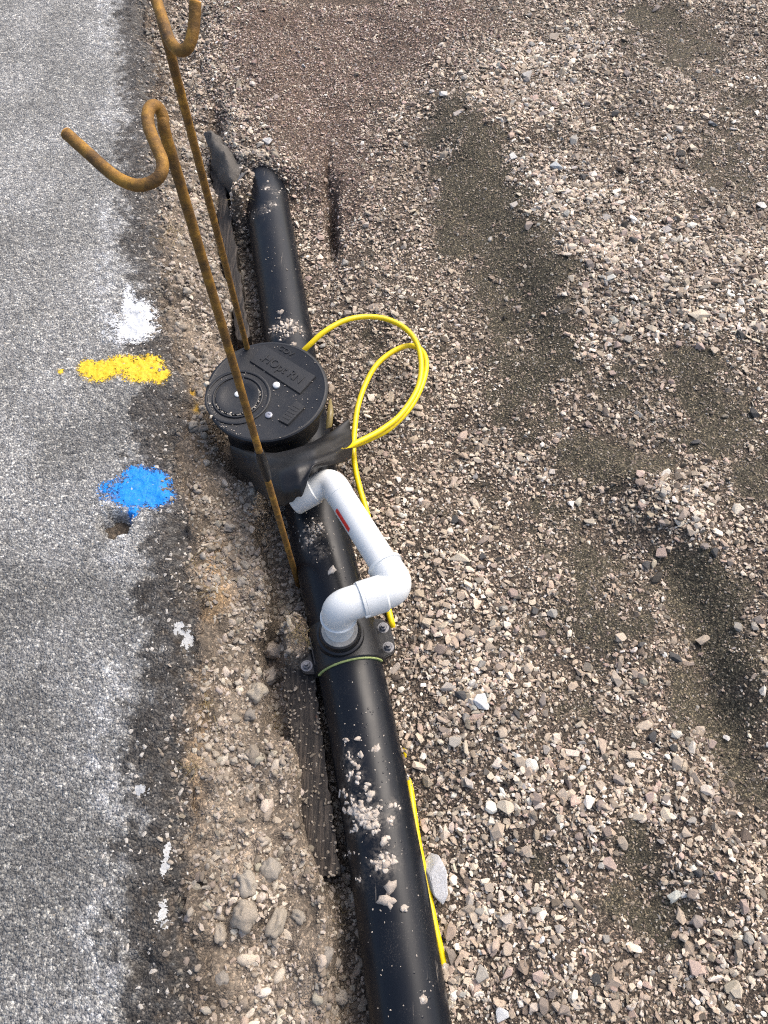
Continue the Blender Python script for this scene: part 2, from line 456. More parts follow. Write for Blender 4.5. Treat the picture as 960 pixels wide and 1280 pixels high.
Y_NEAR = P(440, 1010, 0).y
def ground_h(X, Y, detail=True):
    X = np.asarray(X, float); Y = np.asarray(Y, float)
    s = X - xp(Y)
    # right-hand side: raked gravel
    r = -.012 + .035 * sstep(.06, .35, s) + .05 * sstep(.3, 1.3, s)
    r = r + .018 * fbm(X * 2.6, Y * 2.6, 3, 3) * sstep(.1, .4, s)
    for b in BUMP:
        r = r + 1.05 * b[4] * blob_field(X, Y, [b[:4]])
    # left-hand bank up to the road edge
    e = xe(Y) - xp(Y)                      # negative
    foot = -.115 - .030 * sstep(.62, .30, Y) * 0 - .03 * gnoise(Y * 6, Y * 0 + .7, 31) - .06 * sstep(.40, .46, Y) * sstep(.72, .62, Y) \
        - .035 * sstep(.66, .72, Y) * sstep(1.0, .9, Y) - .03 * sstep(1.25, 1.4, Y)
    q = np.clip((s - foot) / np.minimum(e - foot, -.05), 0, 1)
    bank = -.075 + .085 * sstep(0, .16, q) + .035 * sstep(.1, .75, q) + .03 * sstep(.55, 1.0, q)
    bank = bank + (.016 * fbm(X * 13, Y * 13, 41, 3) + .016 * np.abs(gnoise(X * 24, Y * 24, 44)) - .004) * sstep(.03, .15, q)
    bank = bank + .075 * blob_field(X, Y, [(366, 800, 16, 14), (372, 775, 12, 12, .8)], .01) + .03 * blob_field(X, Y, [(400, 1190, 30, 60), (330, 1120, 40, 40, .6)], .03)
    left = np.where(s < foot, bank, -.075 + .112 * np.minimum(1.3 * blob_field(X, Y, [(374, 812, 20, 20), (370, 785, 18, 22)], .01), 1))
    w = sstep(-.02, .03, s)
    h = left * (1 - w) + r * w
    # pipe end is covered at the far side
    far = sstep(PATH[-1, 1] - .10, PATH[-1, 1] + .10, Y + .1 * gnoise(X * 5, Y * 5, 8))
    fill = .075 + .015 * fbm(X * 4, Y * 4, 12, 3)
    inside = sstep(-.19, -.06, s + .03 * gnoise(Y * 7, X * 2, 9)) * sstep(.30, .05, s)
    h = h * (1 - far * inside) + np.maximum(h, fill) * far * inside
    far2 = sstep(PATH[-1, 1] + .25, PATH[-1, 1] + .5, Y) * sstep(-.33, -.1, s) * sstep(.1, -.05, s)
    h = h * (1 - far2) + np.maximum(h, .07 + .01 * fbm(X * 6, Y * 6, 15, 3)) * far2
    h = h + .16 * np.minimum(blob_field(X, Y, [(296, 246, 14, 14), (310, 228, 14, 12), (318, 250, 8, 9, .4)], .06), 1) * (1 + .3 * fbm(X * 25, Y * 25, 14, 3))
    # hole for the chamber
    d = np.hypot(X - PIT.x, Y - PIT.y)
    k = sstep(.175, .135, d)
    h = h * (1 - k) + np.minimum(h, -.06) * k
    # under the road
    u = s - e
    h = np.where(u < -.015, np.minimum(h, ROAD_Z - .035), h)
    if detail:
        sa = ground_fields(X, Y)[0]
        h = h + (.0035 * fbm(X * 70, Y * 70, 51, 3)) * (1 - .6 * sa)
    return h

def ground_fields(X, Y):
    sa = blob_field(X, Y, SAND)
    sa = sstep(.20, .92, sa * (1 + .5 * fbm(X * 6, Y * 6, 63, 3)) + .45 * fbm(X * 12, Y * 12, 61, 4) + .40 * fbm(X * 34, Y * 34, 64, 3) - .05)
    co = np.clip(blob_field(X, Y, COARSE) + .25 * fbm(X * 7, Y * 7, 62, 3), 0, 1.4)
    re = np.clip(blob_field(X, Y, RED), 0, 1)
    sa = sa * (1 - .8 * re)
    return sa, co, re

def spaced(a, b, step, lo, hi):
    c = list(np.arange(a, b, step)); g = step
    left = []; x = a
    while x > lo:
        g *= 1.35; x -= g; left.append(x)
    g = step; x = c[-1]; right = []
    while x < hi:
        g *= 1.35; x += g; right.append(x)
    return np.array(left[::-1] + c + right)

gx = spaced(-1.15, 1.75, .0075, -30, 30); gy = spaced(-.25, 3.35, .0075, -30, 30)
GX, GY = np.meshgrid(gx, gy)
GZ = ground_h(GX, GY)
s_ = GX - xp(GY)
sa, co, re = ground_fields(GX, GY)
ns = fbm(GX * 5, GY * 5, 71, 4)
c_sand = np.array([.088, .079, .057]); c_grav = np.array([.118, .096, .076]); c_red = np.array([.120, .088, .071]); c_dirt = np.array([.255, .213, .166])
gc = c_grav * (1 - sa[..., None]) + c_sand * sa[..., None]
gc = gc * (1 - re[..., None] * .8) + c_red * re[..., None] * .8
wd = (sstep(-.07, -.12, s_) * sstep(2.6, 2.2, GY))[..., None]
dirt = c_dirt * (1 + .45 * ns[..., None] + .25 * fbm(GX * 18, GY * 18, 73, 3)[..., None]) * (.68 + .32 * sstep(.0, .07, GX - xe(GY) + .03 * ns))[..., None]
och = np.clip(blob_field(GX, GY, [(268, 700, 14, 30), (275, 745, 14, 20), (262, 770, 10, 10), (250, 900, 12, 60, .7), (245, 1000, 12, 50, .5), (255, 560, 12, 40, .6)]) + .2 * ns - .1, 0, 1)[..., None]
dirt = dirt * (1 - och * .7) + np.array([.42, .285, .15]) * och * .7
ylw = np.clip(blob_field(GX, GY, [(236, 487, 6, 10), (243, 505, 5, 9, .8)], .09) * (1 + 1.2 * fbm(GX * 60, GY * 60, 4, 2)) - .25, 0, 1)[..., None]
dirt = dirt * (1 - ylw) + np.array([.62, .38, .05]) * ylw
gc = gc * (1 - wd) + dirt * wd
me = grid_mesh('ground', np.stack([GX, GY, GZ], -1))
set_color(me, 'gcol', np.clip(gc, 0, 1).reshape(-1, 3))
set_float(me, 'dirt', (wd[..., 0] * .85))
ground = link('ground', me, M['ground'])
tag(ground, 'raked crushed gravel ground with earthy trench bank beside the road', kind='structure')

# ------------------------------------------------------------------ road slab
def road_z(X, Y, u):
    z = ROAD_Z + .0035 * fbm(X * 3, Y * 3, 81, 3) + .0022 * fbm(X * 45, Y * 45, 82, 3)
    z = z - .020 * sstep(.06, 0, u + .02 * gnoise(X * 14, Y * 14, 84)) - .004 * sstep(.16, .03, u)
    z = z + .004 * fbm(X * 24, Y * 24, 83, 3) * sstep(.14, .02, u)
    hole = P(143, 655, ROAD_Z); d = np.hypot((X - hole.x), (Y - hole.y) * 1.05)
    z = z - .050 * sstep(.044, .018, d + .010 * gnoise(X * 60, Y * 60, 85))
    hole = P(178, 1205, ROAD_Z); d = np.hypot((X - hole.x), (Y - hole.y))
    z = z - .016 * sstep(.03, .008, d + .010 * gnoise(X * 50, Y * 50, 86))
    return z
uu = np.concatenate([[-.004, -.003, 0, .002], np.arange(.006, .62, .005), .62 * 1.25 ** np.arange(0, 17)])
ry = spaced(-.25, 3.5, .005, -30, 30)
UU, RY = np.meshgrid(uu, ry)
RX = xe(RY) - UU
RZ = road_z(RX, RY, np.maximum(UU, 0))
RZ[:, 0] = ROAD_Z - .075; RZ[:, 1] = ROAD_Z - .045
RX[:, 0] += .006 * gnoise(ry * 40, ry * 0 + 5, 23) - .006; RX[:, 1] += .010 * gnoise(ry * 50, ry * 0 + 9, 24)
RZ[:, 1] += .008 * gnoise(ry * 45, ry * 0 + 2, 25)
nr = fbm(RX * 4, RY * 4, 91, 4); nr2 = fbm(RX * 22, RY * 22, 92, 4); nr3 = fbm(RX * 60, RY * 60, 93, 3)
band = sstep(.130, .090, UU + .030 * nr + .035 * nr2 + .035 * nr3) * (.8 + .2 * nr3)
band = np.clip(band, 0, 1)[..., None]
wline = np.exp(-((UU - .16 - .02 * nr) / .03) ** 2) * np.clip(.35 + .7 * nr2 + .4 * nr3, 0, 1) * sstep(-.3, .3, nr + .25 * np.sin(RY * 4 + 1))
haze_w = np.clip(.22 * sstep(-.25, .5, nr) * (.6 + .6 * nr3), 0, 1)
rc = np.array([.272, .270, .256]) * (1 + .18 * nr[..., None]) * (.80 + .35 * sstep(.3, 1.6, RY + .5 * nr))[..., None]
rc = rc * (1 - haze_w[..., None]) + np.array([.50, .51, .52]) * haze_w[..., None]
rc = rc * (1 - wline[..., None] * .8) + np.array([.62, .63, .63]) * wline[..., None] * .8
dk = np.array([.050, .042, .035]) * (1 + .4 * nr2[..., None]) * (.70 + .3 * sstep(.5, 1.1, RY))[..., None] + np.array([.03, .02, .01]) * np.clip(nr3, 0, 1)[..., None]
rc = rc * (1 - band) + dk * band
edge_d = sstep(.02, .0, UU + .02 * nr2)[..., None]
rc = rc * (1 - edge_d) + np.array([.17, .135, .10]) * edge_d
# spray paint: where it lies, measured from the photograph
def paint_field(blobs):
    cs = [(P(b[0], b[1], ROAD_Z), (P(b[0] + b[2], b[1], ROAD_Z) - P(b[0], b[1], ROAD_Z)).length, (P(b[0], b[1] - b[3], ROAD_Z) - P(b[0], b[1], ROAD_Z)).length, b[4] if len(b) > 4 else 1) for b in blobs]
    def F0(X, Y):
        F = np.zeros_like(X)
        for c, a, e, w in cs:
            F = np.maximum(F, w * np.exp(-.5 * (((X - c.x) / a) ** 2 + ((Y - c.y) / e) ** 2) ** 1.4))
        return F
    return F0, cs
PB_WHITE = [(170, 408, 17, 13), (160, 382, 6, 14, .62), (172, 395, 14, 14), (158, 365, 3, 9, .5), (150, 410, 20, 16, .34)]
PB_YELLOW = [(178, 461, 20, 11), (125, 464, 16, 9), (150, 456, 16, 9, .8), (76, 465, 2.5, 2.5, .7), (200, 468, 8, 8, .8), (108, 459, 8, 7, .8)]
PB_BLUE = [(182, 605, 19, 13), (170, 618, 20, 11), (192, 618, 16, 11), (172, 594, 14, 8, .8), (196, 600, 10, 9, .9), (150, 612, 14, 12, .5), (165, 642, 6, 7, .5), (132, 614, 10, 10, .3)]
for bl, pc in ((PB_WHITE, (.55, .57, .58)), (PB_YELLOW, (.70, .45, .015)), (PB_BLUE, (.002, .18, .66))):
    F = paint_field(bl)[0](RX, RY)
    F = (sstep(.02, .62, F * (1 + .5 * nr3 + .3 * nr2)) * .85)[..., None]
    rc = rc * (1 - F) + np.array(pc) * F
me = grid_mesh('road', np.stack([RX, RY, RZ], -1))
set_color(me, 'rcol', np.clip(rc, 0.01, 1).reshape(-1, 3))
me.flip_normals()
road = link('road', me, M['road'])
tag(road, 'worn grey asphalt road with a dark crumbling edge', kind='structure')

# ------------------------------------------------------------------ stones: prototypes and scattering
def stone_mesh(name, seed, pts=11, flat=.6, long=1.3, sub=0, smooth=False):
    rg = random.Random(seed)
    bm = bmesh.new()
    for i in range(pts):
        d = Vector((rg.gauss(0, 1), rg.gauss(0, 1), rg.gauss(0, 1))).normalized() * rg.uniform(.82, 1.0)
        bm.verts.new((d.x * long * .5, d.y * .5, d.z * flat * .5))
    r = bmesh.ops.convex_hull(bm, input=bm.verts[:])
    junk = [g for g in r['geom_interior'] + r['geom_unused'] if isinstance(g, bmesh.types.BMVert)]
    if junk: bmesh.ops.delete(bm, geom=list(set(junk)), context='VERTS')
    if sub:
        bmesh.ops.bevel(bm, geom=bm.edges[:], offset=.022, segments=1, affect='EDGES')
        bmesh.ops.triangulate(bm, faces=bm.faces[:])
        bmesh.ops.subdivide_edges(bm, edges=bm.edges[:], cuts=1, use_grid_fill=True)
        for v in bm.verts:
            n = v.co * 5 + Vector((seed * 3.1, seed * 1.7, 0))
            from mathutils import noise as mn
            v.co *= 1 + .055 * mn.noise(n) + .03 * mn.noise(n * 2.7)
    bmesh.ops.recalc_face_normals(bm, faces=bm.faces)
    return from_bm(name, bm, smooth)

protos = bpy.data.collections.new('stone_prototypes')
pm = []
for i in range(10):
    rg = random.Random(i + 50)
    me = stone_mesh('stone_proto', 100 + i, rg.choice([9, 10, 12, 14]), rg.uniform(.45, .8), rg.uniform(1.05, 1.7))
    me.materials.append(M['stone'])
    o = bpy.data.objects.new('stone_proto_%02d' % i, me); protos.objects.link(o)

from mathutils import noise as mnoise
def lump_mesh(name, seed, sub=2, rough=.34):
    bm = bmesh.new(); bmesh.ops.create_icosphere(bm, subdivisions=sub, radius=.5)
    rg = random.Random(seed); ax_ = (rg.uniform(.95, 1.35), rg.uniform(.75, 1.0), rg.uniform(.55, .8))
    for v in bm.verts:
        n = v.co * 2.6 + Vector((seed * 3.3, seed * .7, seed * 1.9))
        v.co *= 1 + rough * 1.5 * mnoise.noise(n) + rough * .9 * mnoise.noise(n * 2.3) + rough * .4 * mnoise.noise(n * 5)
        v.co = Vector((v.co.x * ax_[0], v.co.y * ax_[1], v.co.z * ax_[2]))
    return from_bm(name, bm, True)
lumps = bpy.data.collections.new('lump_prototypes')
for i in range(8):
    me = lump_mesh('lump_proto', 20 + i); me.materials.append(M['stone'])
    lumps.objects.link(bpy.data.objects.new('lump_proto_%02d' % i, me))
def make_scatter_group(protos):
    g = bpy.data.node_groups.new('scatter_stones', 'GeometryNodeTree')
    g.interface.new_socket('Geometry', in_out='INPUT', socket_type='NodeSocketGeometry')
    g.interface.new_socket('Geometry', in_out='OUTPUT', socket_type='NodeSocketGeometry')
    N = g.nodes; L = g.links
    i = N.new('NodeGroupInput'); o = N.new('NodeGroupOutput')
    ci = N.new('GeometryNodeCollectionInfo'); ci.inputs['Collection'].default_value = protos
    ci.inputs['Separate Children'].default_value = True; ci.inputs['Reset Children'].default_value = True
    ip = N.new('GeometryNodeInstanceOnPoints'); ip.inputs['Pick Instance'].default_value = True
    def na(name, typ):
        a = N.new('GeometryNodeInputNamedAttribute'); a.data_type = typ; a.inputs['Name'].default_value = name; return a.outputs['Attribute']
    m2p = N.new('GeometryNodeMeshToPoints')
    L.new(i.outputs[0], m2p.inputs['Mesh'])
    L.new(m2p.outputs[0], ip.inputs['Points']); L.new(ci.outputs[0], ip.inputs['Instance'])
    L.new(na('pick', 'INT'), ip.inputs['Instance Index'])
    L.new(na('rot', 'FLOAT_VECTOR'), ip.inputs['Rotation'])
    L.new(na('size', 'FLOAT_VECTOR'), ip.inputs['Scale'])
    L.new(ip.outputs[0], o.inputs[0])
    return g
SCATTER, SCATTER_LUMPS = make_scatter_group(protos), make_scatter_group(lumps)

def scatter(name, pos, size, col, label, tilt=math.pi, parent=None, lumpy=False):
    n = len(pos)
    me = bpy.data.meshes.new(name)
    me.vertices.add(n); me.vertices.foreach_set('co', np.asarray(pos, np.float32).reshape(-1))
    a = me.attributes.new('pick', 'INT', 'POINT'); a.data.foreach_set('value', RNG.integers(0, 8 if lumpy else 10, n).astype(np.int32))
    a = me.attributes.new('rot', 'FLOAT_VECTOR', 'POINT')
    rot = np.stack([RNG.normal(0, .35, n) * tilt / math.pi, RNG.normal(0, .35, n) * tilt / math.pi, RNG.uniform(0, 6.283, n)], -1)
    a.data.foreach_set('vector', rot.astype(np.float32).reshape(-1))
    a = me.attributes.new('size', 'FLOAT_VECTOR', 'POINT')
    sz = np.asarray(size)[:, None] * RNG.uniform(.8, 1.2, (n, 3))
    a.data.foreach_set('vector', sz.astype(np.float32).reshape(-1))
    a = me.attributes.new('col', 'FLOAT_COLOR', 'POINT')
    d = np.ones((n, 4), np.float32); d[:, :3] = np.clip(col, 0, 1)
    a.data.foreach_set('color', d.reshape(-1))
    o = link(name, me, M['stone'], parent)
    md = o.modifiers.new('scatter', 'NODES'); md.node_group = SCATTER_LUMPS if lumpy else SCATTER
    tag(o, label, kind='stuff')
    return o

PAL = np.array([(.60, .505, .395), (.49, .40, .31), (.75, .66, .54), (.38, .31, .24), (.30, .26, .21), (.165, .135, .105), (.84, .785, .69), (.54, .42, .345), (.062, .056, .047), (.40, .385, .355)])
PW_ = np.array([.22, .18, .12, .14, .10, .09, .04, .07, .02, .02]); PW_ /= PW_.sum()
PWL = np.array([.26, .14, .22, .06, .07, .04, .13, .05, .01, .02]); PWL /= PWL.sum()
RPAL = np.array([(.31, .225, .19), (.45, .345, .295), (.18, .125, .11), (.58, .48, .415), (.35, .24, .20), (.72, .63, .56)])
RPW = np.array([.26, .22, .18, .16, .08, .10])
DPAL = np.array([(.42, .365, .30), (.33, .28, .225), (.24, .205, .165), (.50, .445, .37), (.38, .34, .29)])
def pick(pal, w, n):
    i = RNG.choice(len(pal), n, p=w)
    return pal[i] * RNG.uniform(.78, 1.22, (n, 1)) * (1 + RNG.normal(0, .015, (n, 3)))

def view_points(n, margin=.22):
    """Random places on the ground within the stretch the photograph shows, plus a margin."""
    out = []
    tot = 0
    while tot < n:
        Y = RNG.uniform(-.22, 3.3, n * 2); X = RNG.uniform(-1.7, 1.8, n * 2)
        zc = Y * CP + (CAM_H - .05) * SP
        k = np.abs(X) < zc * .5 + margin
        out.append(np.stack([X[k], Y[k]], -1)); tot += k.sum()
    return np.concatenate(out)[:n]

def on_gravel(p):
    s = p[:, 0] - xp(p[:, 1])
    Yend = PATH[-1, 1]
    edge_n = -.20 + .14 * fbm(p[:, 1] * 8, p[:, 0] * 8, 9, 3) - .12 * RNG.random(len(p)) ** 2
    h = ground_h(p[:, 0], p[:, 1], False)
    top = np.sqrt(np.maximum(R_PIPE ** 2 - s ** 2, 0)) - .004
    ok = (s > .066) | ((p[:, 1] > Yend - .35) & (h > top) & (s > edge_n))
    ok &= np.hypot(p[:, 0] - PIT.x, p[:, 1] - PIT.y) > .142
    return ok

def gravel_layer(n, lo, hi, power, f_sand, f_coarse, sink):
    p = view_points(n)
    p = p[on_gravel(p)]
    sa, co, re = ground_fields(p[:, 0], p[:, 1])
    prob = (1 - sa * (1 - f_sand)) * np.clip(f_coarse + (1 - f_coarse) * co, 0, 1)
    prob = prob * (1 - re * (0.0 if hi < .0095 else .8))
    prob = prob * np.clip(.82 + .65 * fbm(p[:, 0] * 11, p[:, 1] * 11, 66, 3), .25 if hi > .0095 else .55, 1)
    k = RNG.random(len(p)) < prob
    p, sa, co, re = p[k], sa[k], co[k], re[k]
    m = len(p)
    size = lo + (hi - lo) * RNG.random(m) ** power
    size *= (1 - .12 * re) * (1 - .30 * sa)
    light = np.clip(co, 0, 1) * .8
    c = pick(PAL, PW_, m); cl = pick(PAL, PWL, m)
    sel = RNG.random(m) < light
    c[sel] = cl[sel]
    r = pick(RPAL, RPW, m)
    sel = RNG.random(m) < re * .62
    c[sel] = r[sel]
    c *= (1 - .42 * sa)[:, None]
    bright = 1 + .22 * fbm(p[:, 0] * 4, p[:, 1] * 4, 77, 3)
    c *= bright[:, None]
    z = ground_h(p[:, 0], p[:, 1]) + size * sink
    return np.column_stack([p, z]), size, c

G1 = gravel_layer(270000, .0042, .0090, 1.6, .62, .92, .12)
G2 = gravel_layer(98000, .0080, .0165, 1.7, .10, .46, .16)
G3 = gravel_layer(15000, .0150, .0290, 1.9, .07, .22, .14)
GA = [np.concatenate([a, b, c]) for a, b, c in zip(G1, G2, G3)]
scatter('gravel', GA[0], GA[1], GA[2], 'loose crushed beige and pinkish gravel covering the ground right of the pipe')

# crumbs and clods on the earthy bank and in the gap beside the pipe
def bank_layer(n, lo, hi, power, sink):
    p = view_points(n)
    s = p[:, 0] - xp(p[:, 1]); u = p[:, 0] - xe(p[:, 1])
    k = ((s < -.072) | ((s < .05) & (p[:, 1] > 1.9) & (p[:, 1] < PATH[-1, 1] + .12) & (ground_h(p[:, 0], p[:, 1], False) > .05))) & (u > -.075) & (p[:, 1] < 3.2) & (np.hypot(p[:, 0] - PIT.x, p[:, 1] - PIT.y) > .14)
    nn = fbm(p[:, 0] * 9, p[:, 1] * 9, 33, 3)
    k &= RNG.random(len(p)) < np.clip(.62 + .8 * nn, .08, 1) * (1 - .6 * sstep(.04, .0, u)) * sstep(-.075, -.0, u) * (1 - .8 * sstep(2.3, 2.6, p[:, 1]) * sstep(-.32, -.12, s))
    p = p[k]; m = len(p); u = u[k]
    size = lo + (hi - lo) * RNG.random(m) ** power
    c = pick(DPAL, np.array([.3, .25, .15, .15, .15]), m)
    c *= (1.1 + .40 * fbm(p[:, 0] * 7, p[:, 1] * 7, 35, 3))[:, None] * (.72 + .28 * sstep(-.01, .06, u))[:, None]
    z = np.where(u < -.004, road_z(p[:, 0], p[:, 1], np.maximum(-u, 0)), ground_h(p[:, 0], p[:, 1])) + size * sink
    size = np.where(u < -.01, np.minimum(size, .012), size)
    return np.column_stack([p, z]), size, c
B1 = bank_layer(190000, .0036, .0085, 1.5, .12)
B2 = bank_layer(70000, .0085, .016, 1.9, .08)
B3 = bank_layer(9000, .015, .024, 2.2, -.06)
BA = [np.concatenate([a, b, c]) for a, b, c in zip(B1, B2, B3)]
half = RNG.random(len(BA[1])) < .42
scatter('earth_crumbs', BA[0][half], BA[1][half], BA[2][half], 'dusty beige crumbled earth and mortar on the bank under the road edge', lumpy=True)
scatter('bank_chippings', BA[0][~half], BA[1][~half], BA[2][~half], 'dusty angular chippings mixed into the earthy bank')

# aggregate standing proud of the asphalt
p = view_points(110000)
u = xe(p[:, 1]) - p[:, 0]
k = (u > .002) & (u < 1.0)
p, u = p[k], u[k]
nb = fbm(p[:, 0] * 4, p[:, 1] * 4, 91, 4); nb2 = fbm(p[:, 0] * 22, p[:, 1] * 22, 92, 4)
nb3 = fbm(p[:, 0] * 60, p[:, 1] * 60, 93, 3)
bandp = sstep(.130, .090, u + .030 * nb + .035 * nb2 + .035 * nb3)
k = RNG.random(len(p)) < (1 - .72 * bandp) * .75
p, u, bandp = p[k], u[k], bandp[k]
m = len(p)
size = .0030 + .0042 * RNG.random(m) ** 2.2 + .011 * (RNG.random(m) < .16 * bandp) * RNG.random(m) ** 1.5 + .0035 * np.exp(-((u - .135) / .03) ** 2) * RNG.random(m)
RP = np.array([(.27, .272, .262), (.37, .37, .358), (.15, .15, .148), (.52, .52, .50), (.70, .695, .665), (.46, .42, .34)])
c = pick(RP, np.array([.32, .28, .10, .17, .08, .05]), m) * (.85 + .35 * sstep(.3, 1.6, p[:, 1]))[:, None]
c *= (1 - .66 * bandp * (RNG.random(m) < .85))[:, None]
for bl, pc in ((PB_WHITE, (.62, .64, .65)), (PB_YELLOW, (.78, .51, .015)), (PB_BLUE, (.001, .25, .78))):
    F = paint_field(bl)[0](p[:, 0], p[:, 1])
    sel = RNG.random(m) < np.where(F > .40, .85, F * 1.2)
    c[sel] = np.array(pc) * RNG.uniform(.75, 1.1, (sel.sum(), 1))
n2 = 1500                                               # larger pale chips showing in the dark edge
y2 = RNG.uniform(-.2, 2.9, n2); u2 = RNG.uniform(.004, .15, n2)
p = np.concatenate([p, np.column_stack([xe(y2) - u2, y2])]); u = np.concatenate([u, u2]); bandp = np.concatenate([bandp, np.ones(n2)])
size = np.concatenate([size, .0035 + .0095 * RNG.random(n2) ** 2.4])
c = np.concatenate([c, np.array([.60, .57, .52]) * RNG.uniform(.55, 1.2, (n2, 1))]); m += n2
rim = (RNG.random(m) < .55 * np.exp(-((u - .14) / .028) ** 2))
c[rim] = np.array([.60, .60, .57]) * RNG.uniform(.7, 1.1, (rim.sum(), 1))
chip = (size > .0075) & (bandp > .5) & (RNG.random(m) < .75)
c[chip] = np.array([.56, .53, .48]) * RNG.uniform(.75, 1.15, (chip.sum(), 1))
z = road_z(p[:, 0], p[:, 1], u) - size * .20
scatter('road_aggregate', np.column_stack([p, z]), size, c, 'pale stone chippings exposed in the worn asphalt surface', tilt=.8)

# ------------------------------------------------------------------ spray paint marks on the road (thin films following the surface)
def paint(name, blobs, mat, label, cat='paint mark', step=.0020, mist=.18, seed=0, ragged=.5):
    F0, cs = paint_field(blobs)
    x0 = min(c.x - 2.4 * a for c, a, e, w in cs); x1 = max(c.x + 2.4 * a for c, a, e, w in cs)
    y0 = min(c.y - 2.4 * e for c, a, e, w in cs); y1 = max(c.y + 2.4 * e for c, a, e, w in cs)
    X, Y = np.meshgrid(np.arange(x0, x1, step), np.arange(y0, y1, step))
    X = X + RNG.normal(0, step * .2, X.shape); Y = Y + RNG.normal(0, step * .2, Y.shape)
    u = xe(Y) - X
    Z = road_z(X, Y, np.maximum(u, 0)) + .0008 + .0006 * fbm(X * 150, Y * 150, 3, 2)
    F = F0(X, Y)
    F = F + ragged * (.26 * fbm(X * 28, Y * 28, 200 + seed, 4) + .42 * gnoise(X * 120, Y * 120, 210 + seed) + .25 * gnoise(X * 260, Y * 260, 211 + seed)) * sstep(.02, .2, F)
    keep = (F > .40) | ((F > .06) & (RNG.random(F.shape) < mist * sstep(.05, .42, F)))
    keep = keep & (u > .0)
    ii, jj = np.nonzero(keep[:-1, :-1])
    c = X.shape[1]
    q = np.stack([ii * c + jj, ii * c + jj + 1, (ii + 1) * c + jj + 1, (ii + 1) * c + jj], -1)
    used, inv = np.unique(q, return_inverse=True)
    V = np.stack([X.ravel(), Y.ravel(), Z.ravel()], -1)[used]
    me = mesh(name, V, [tuple(int(t) for t in r) for r in inv.reshape(-1, 4)])
    return tag(link(name, me, mat), label, cat)
paint('paint_mark', PB_WHITE, M['paint_white'], 'white spray paint blotch on the asphalt just above the yellow one', mist=.5, seed=1, ragged=.8)
paint('paint_mark', PB_YELLOW, M['paint_yellow'], 'yellow spray paint blotch at the road edge beside the black lid', mist=.4, seed=2, ragged=.85)
paint('paint_mark', PB_BLUE, M['paint_blue'], 'bright blue spray paint blotch on the asphalt near a small hole', mist=.4, seed=3, ragged=.6)
for (bl, lab) in [([(176, 988, 6, 5)], 'chunky white paint splash where grey asphalt turns dark, lower left'),
                  ([(205, 1072, 2.5, 15), (204, 1085, 4, 6)], 'long thin white paint streak on the dark road edge'),
                  ([(201, 1143, 3.5, 12), (203, 1155, 5, 5)], 'lowest white paint streak on the dark road edge'),
                  ([(222, 783, 5, 6), (231, 800, 4, 10)], 'white paint splash at the road edge left of the saddle clamp')]:
    paint('paint_splash', bl, M['paint_old'], lab, 'paint splash', mist=.6, seed=int(bl[0][0]), ragged=1.6)

# ------------------------------------------------------------------ black pipe, near and far lengths
def pipe_pt(Y, dx=0, z=0): return Vector((float(xp(Y)) + dx, Y, z))
Ypit = PIT.y
near = [Vector((float(xp(y)), y, 0)) for y in np.linspace(PATH[0, 1] - 1.0, Ypit + .03, 420)]
for _ in range(60):
    near = [near[0]] + [(near[i - 1] + near[i] * 2 + near[i + 1]) / 4 for i in range(1, len(near) - 1)] + [near[-1]]
near_pipe = thing('drain_pipe', 'long black plastic pipe running towards the viewer with mud splashes', 'pipe', loc=tuple(near[0]))
near_wall = link('pipe_wall', tube('pipe_wall', [p - near[0] for p in near], R_PIPE, 96), M['pipe'], near_pipe)
far_end = P(326, 212, -.02)
far_pts = [pipe_pt(Ypit - .03), pipe_pt((Ypit + PATH[-1, 1]) / 2), pipe_pt(PATH[-1, 1] - .02), far_end + Vector((0, .1, -.015))]
far_pipe = thing('drain_pipe', 'short black pipe behind the round lid, its far end buried in gravel', 'pipe', loc=tuple(far_pts[0]))
fp = catmull([p - far_pts[0] for p in far_pts], 50)
far_wall = link('pipe_wall', tube('pipe_wall', fp, R_PIPE * .98, 80), M['pipe'], far_pipe)

def on_pipe(px, py):
    z = R_PIPE
    for _ in range(8):
        p = P(px, py, z); d = min(abs(p.x - float(xp(p.y))), R_PIPE * .98)
        z = math.sqrt(R_PIPE ** 2 - d * d)
    n = Vector((p.x - float(xp(p.y)), 0, z)).normalized()
    return p, n
# dried mud and grit stuck on the pipes
spots = [(431, 926, 3, 5), (449, 923, 1, 7), (469, 936, 3, 8), (450, 942, 3, 8), (443, 953, 4, 7), (438, 967, 8, 6), (448, 970, 5, 6), (430, 991, 6, 7), (462, 992, 5, 8), (460, 985, 4, 6),
         (445, 1012, 26, 7), (461, 1022, 30, 8), (452, 1018, 26, 8), (467, 1032, 12, 7), (442, 1036, 7, 6), (488, 1025, 6, 7), (493, 1007, 6, 5), (482, 1048, 3, 7), (480, 1077, 20, 7), (470, 1080, 10, 6),
         (492, 1076, 3, 6), (488, 1106, 2, 9), (483, 1126, 3, 11), (502, 1134, 2, 9), (528, 1251, 3, 9), (440, 1000, 8, 5), (435, 945, 6, 4), (473, 1010, 5, 5), (436, 1066, 5, 4), (450, 1100, 5, 4),
         (391, 664, 22, 5), (386, 676, 16, 4), (396, 658, 12, 5), (418, 714, 1, 9), (352, 408, 16, 6), (362, 406, 16, 6), (343, 412, 14, 5), (372, 410, 10, 5), (356, 418, 8, 4), (351, 390, 2, 6), (379, 413, 5, 5),
         (330, 262, 10, 4), (340, 255, 8, 4), (318, 268, 8, 4), (345, 240, 6, 4), (335, 234, 8, 5), (366, 432, 3, 5)]
pos, siz, col = [], [], []
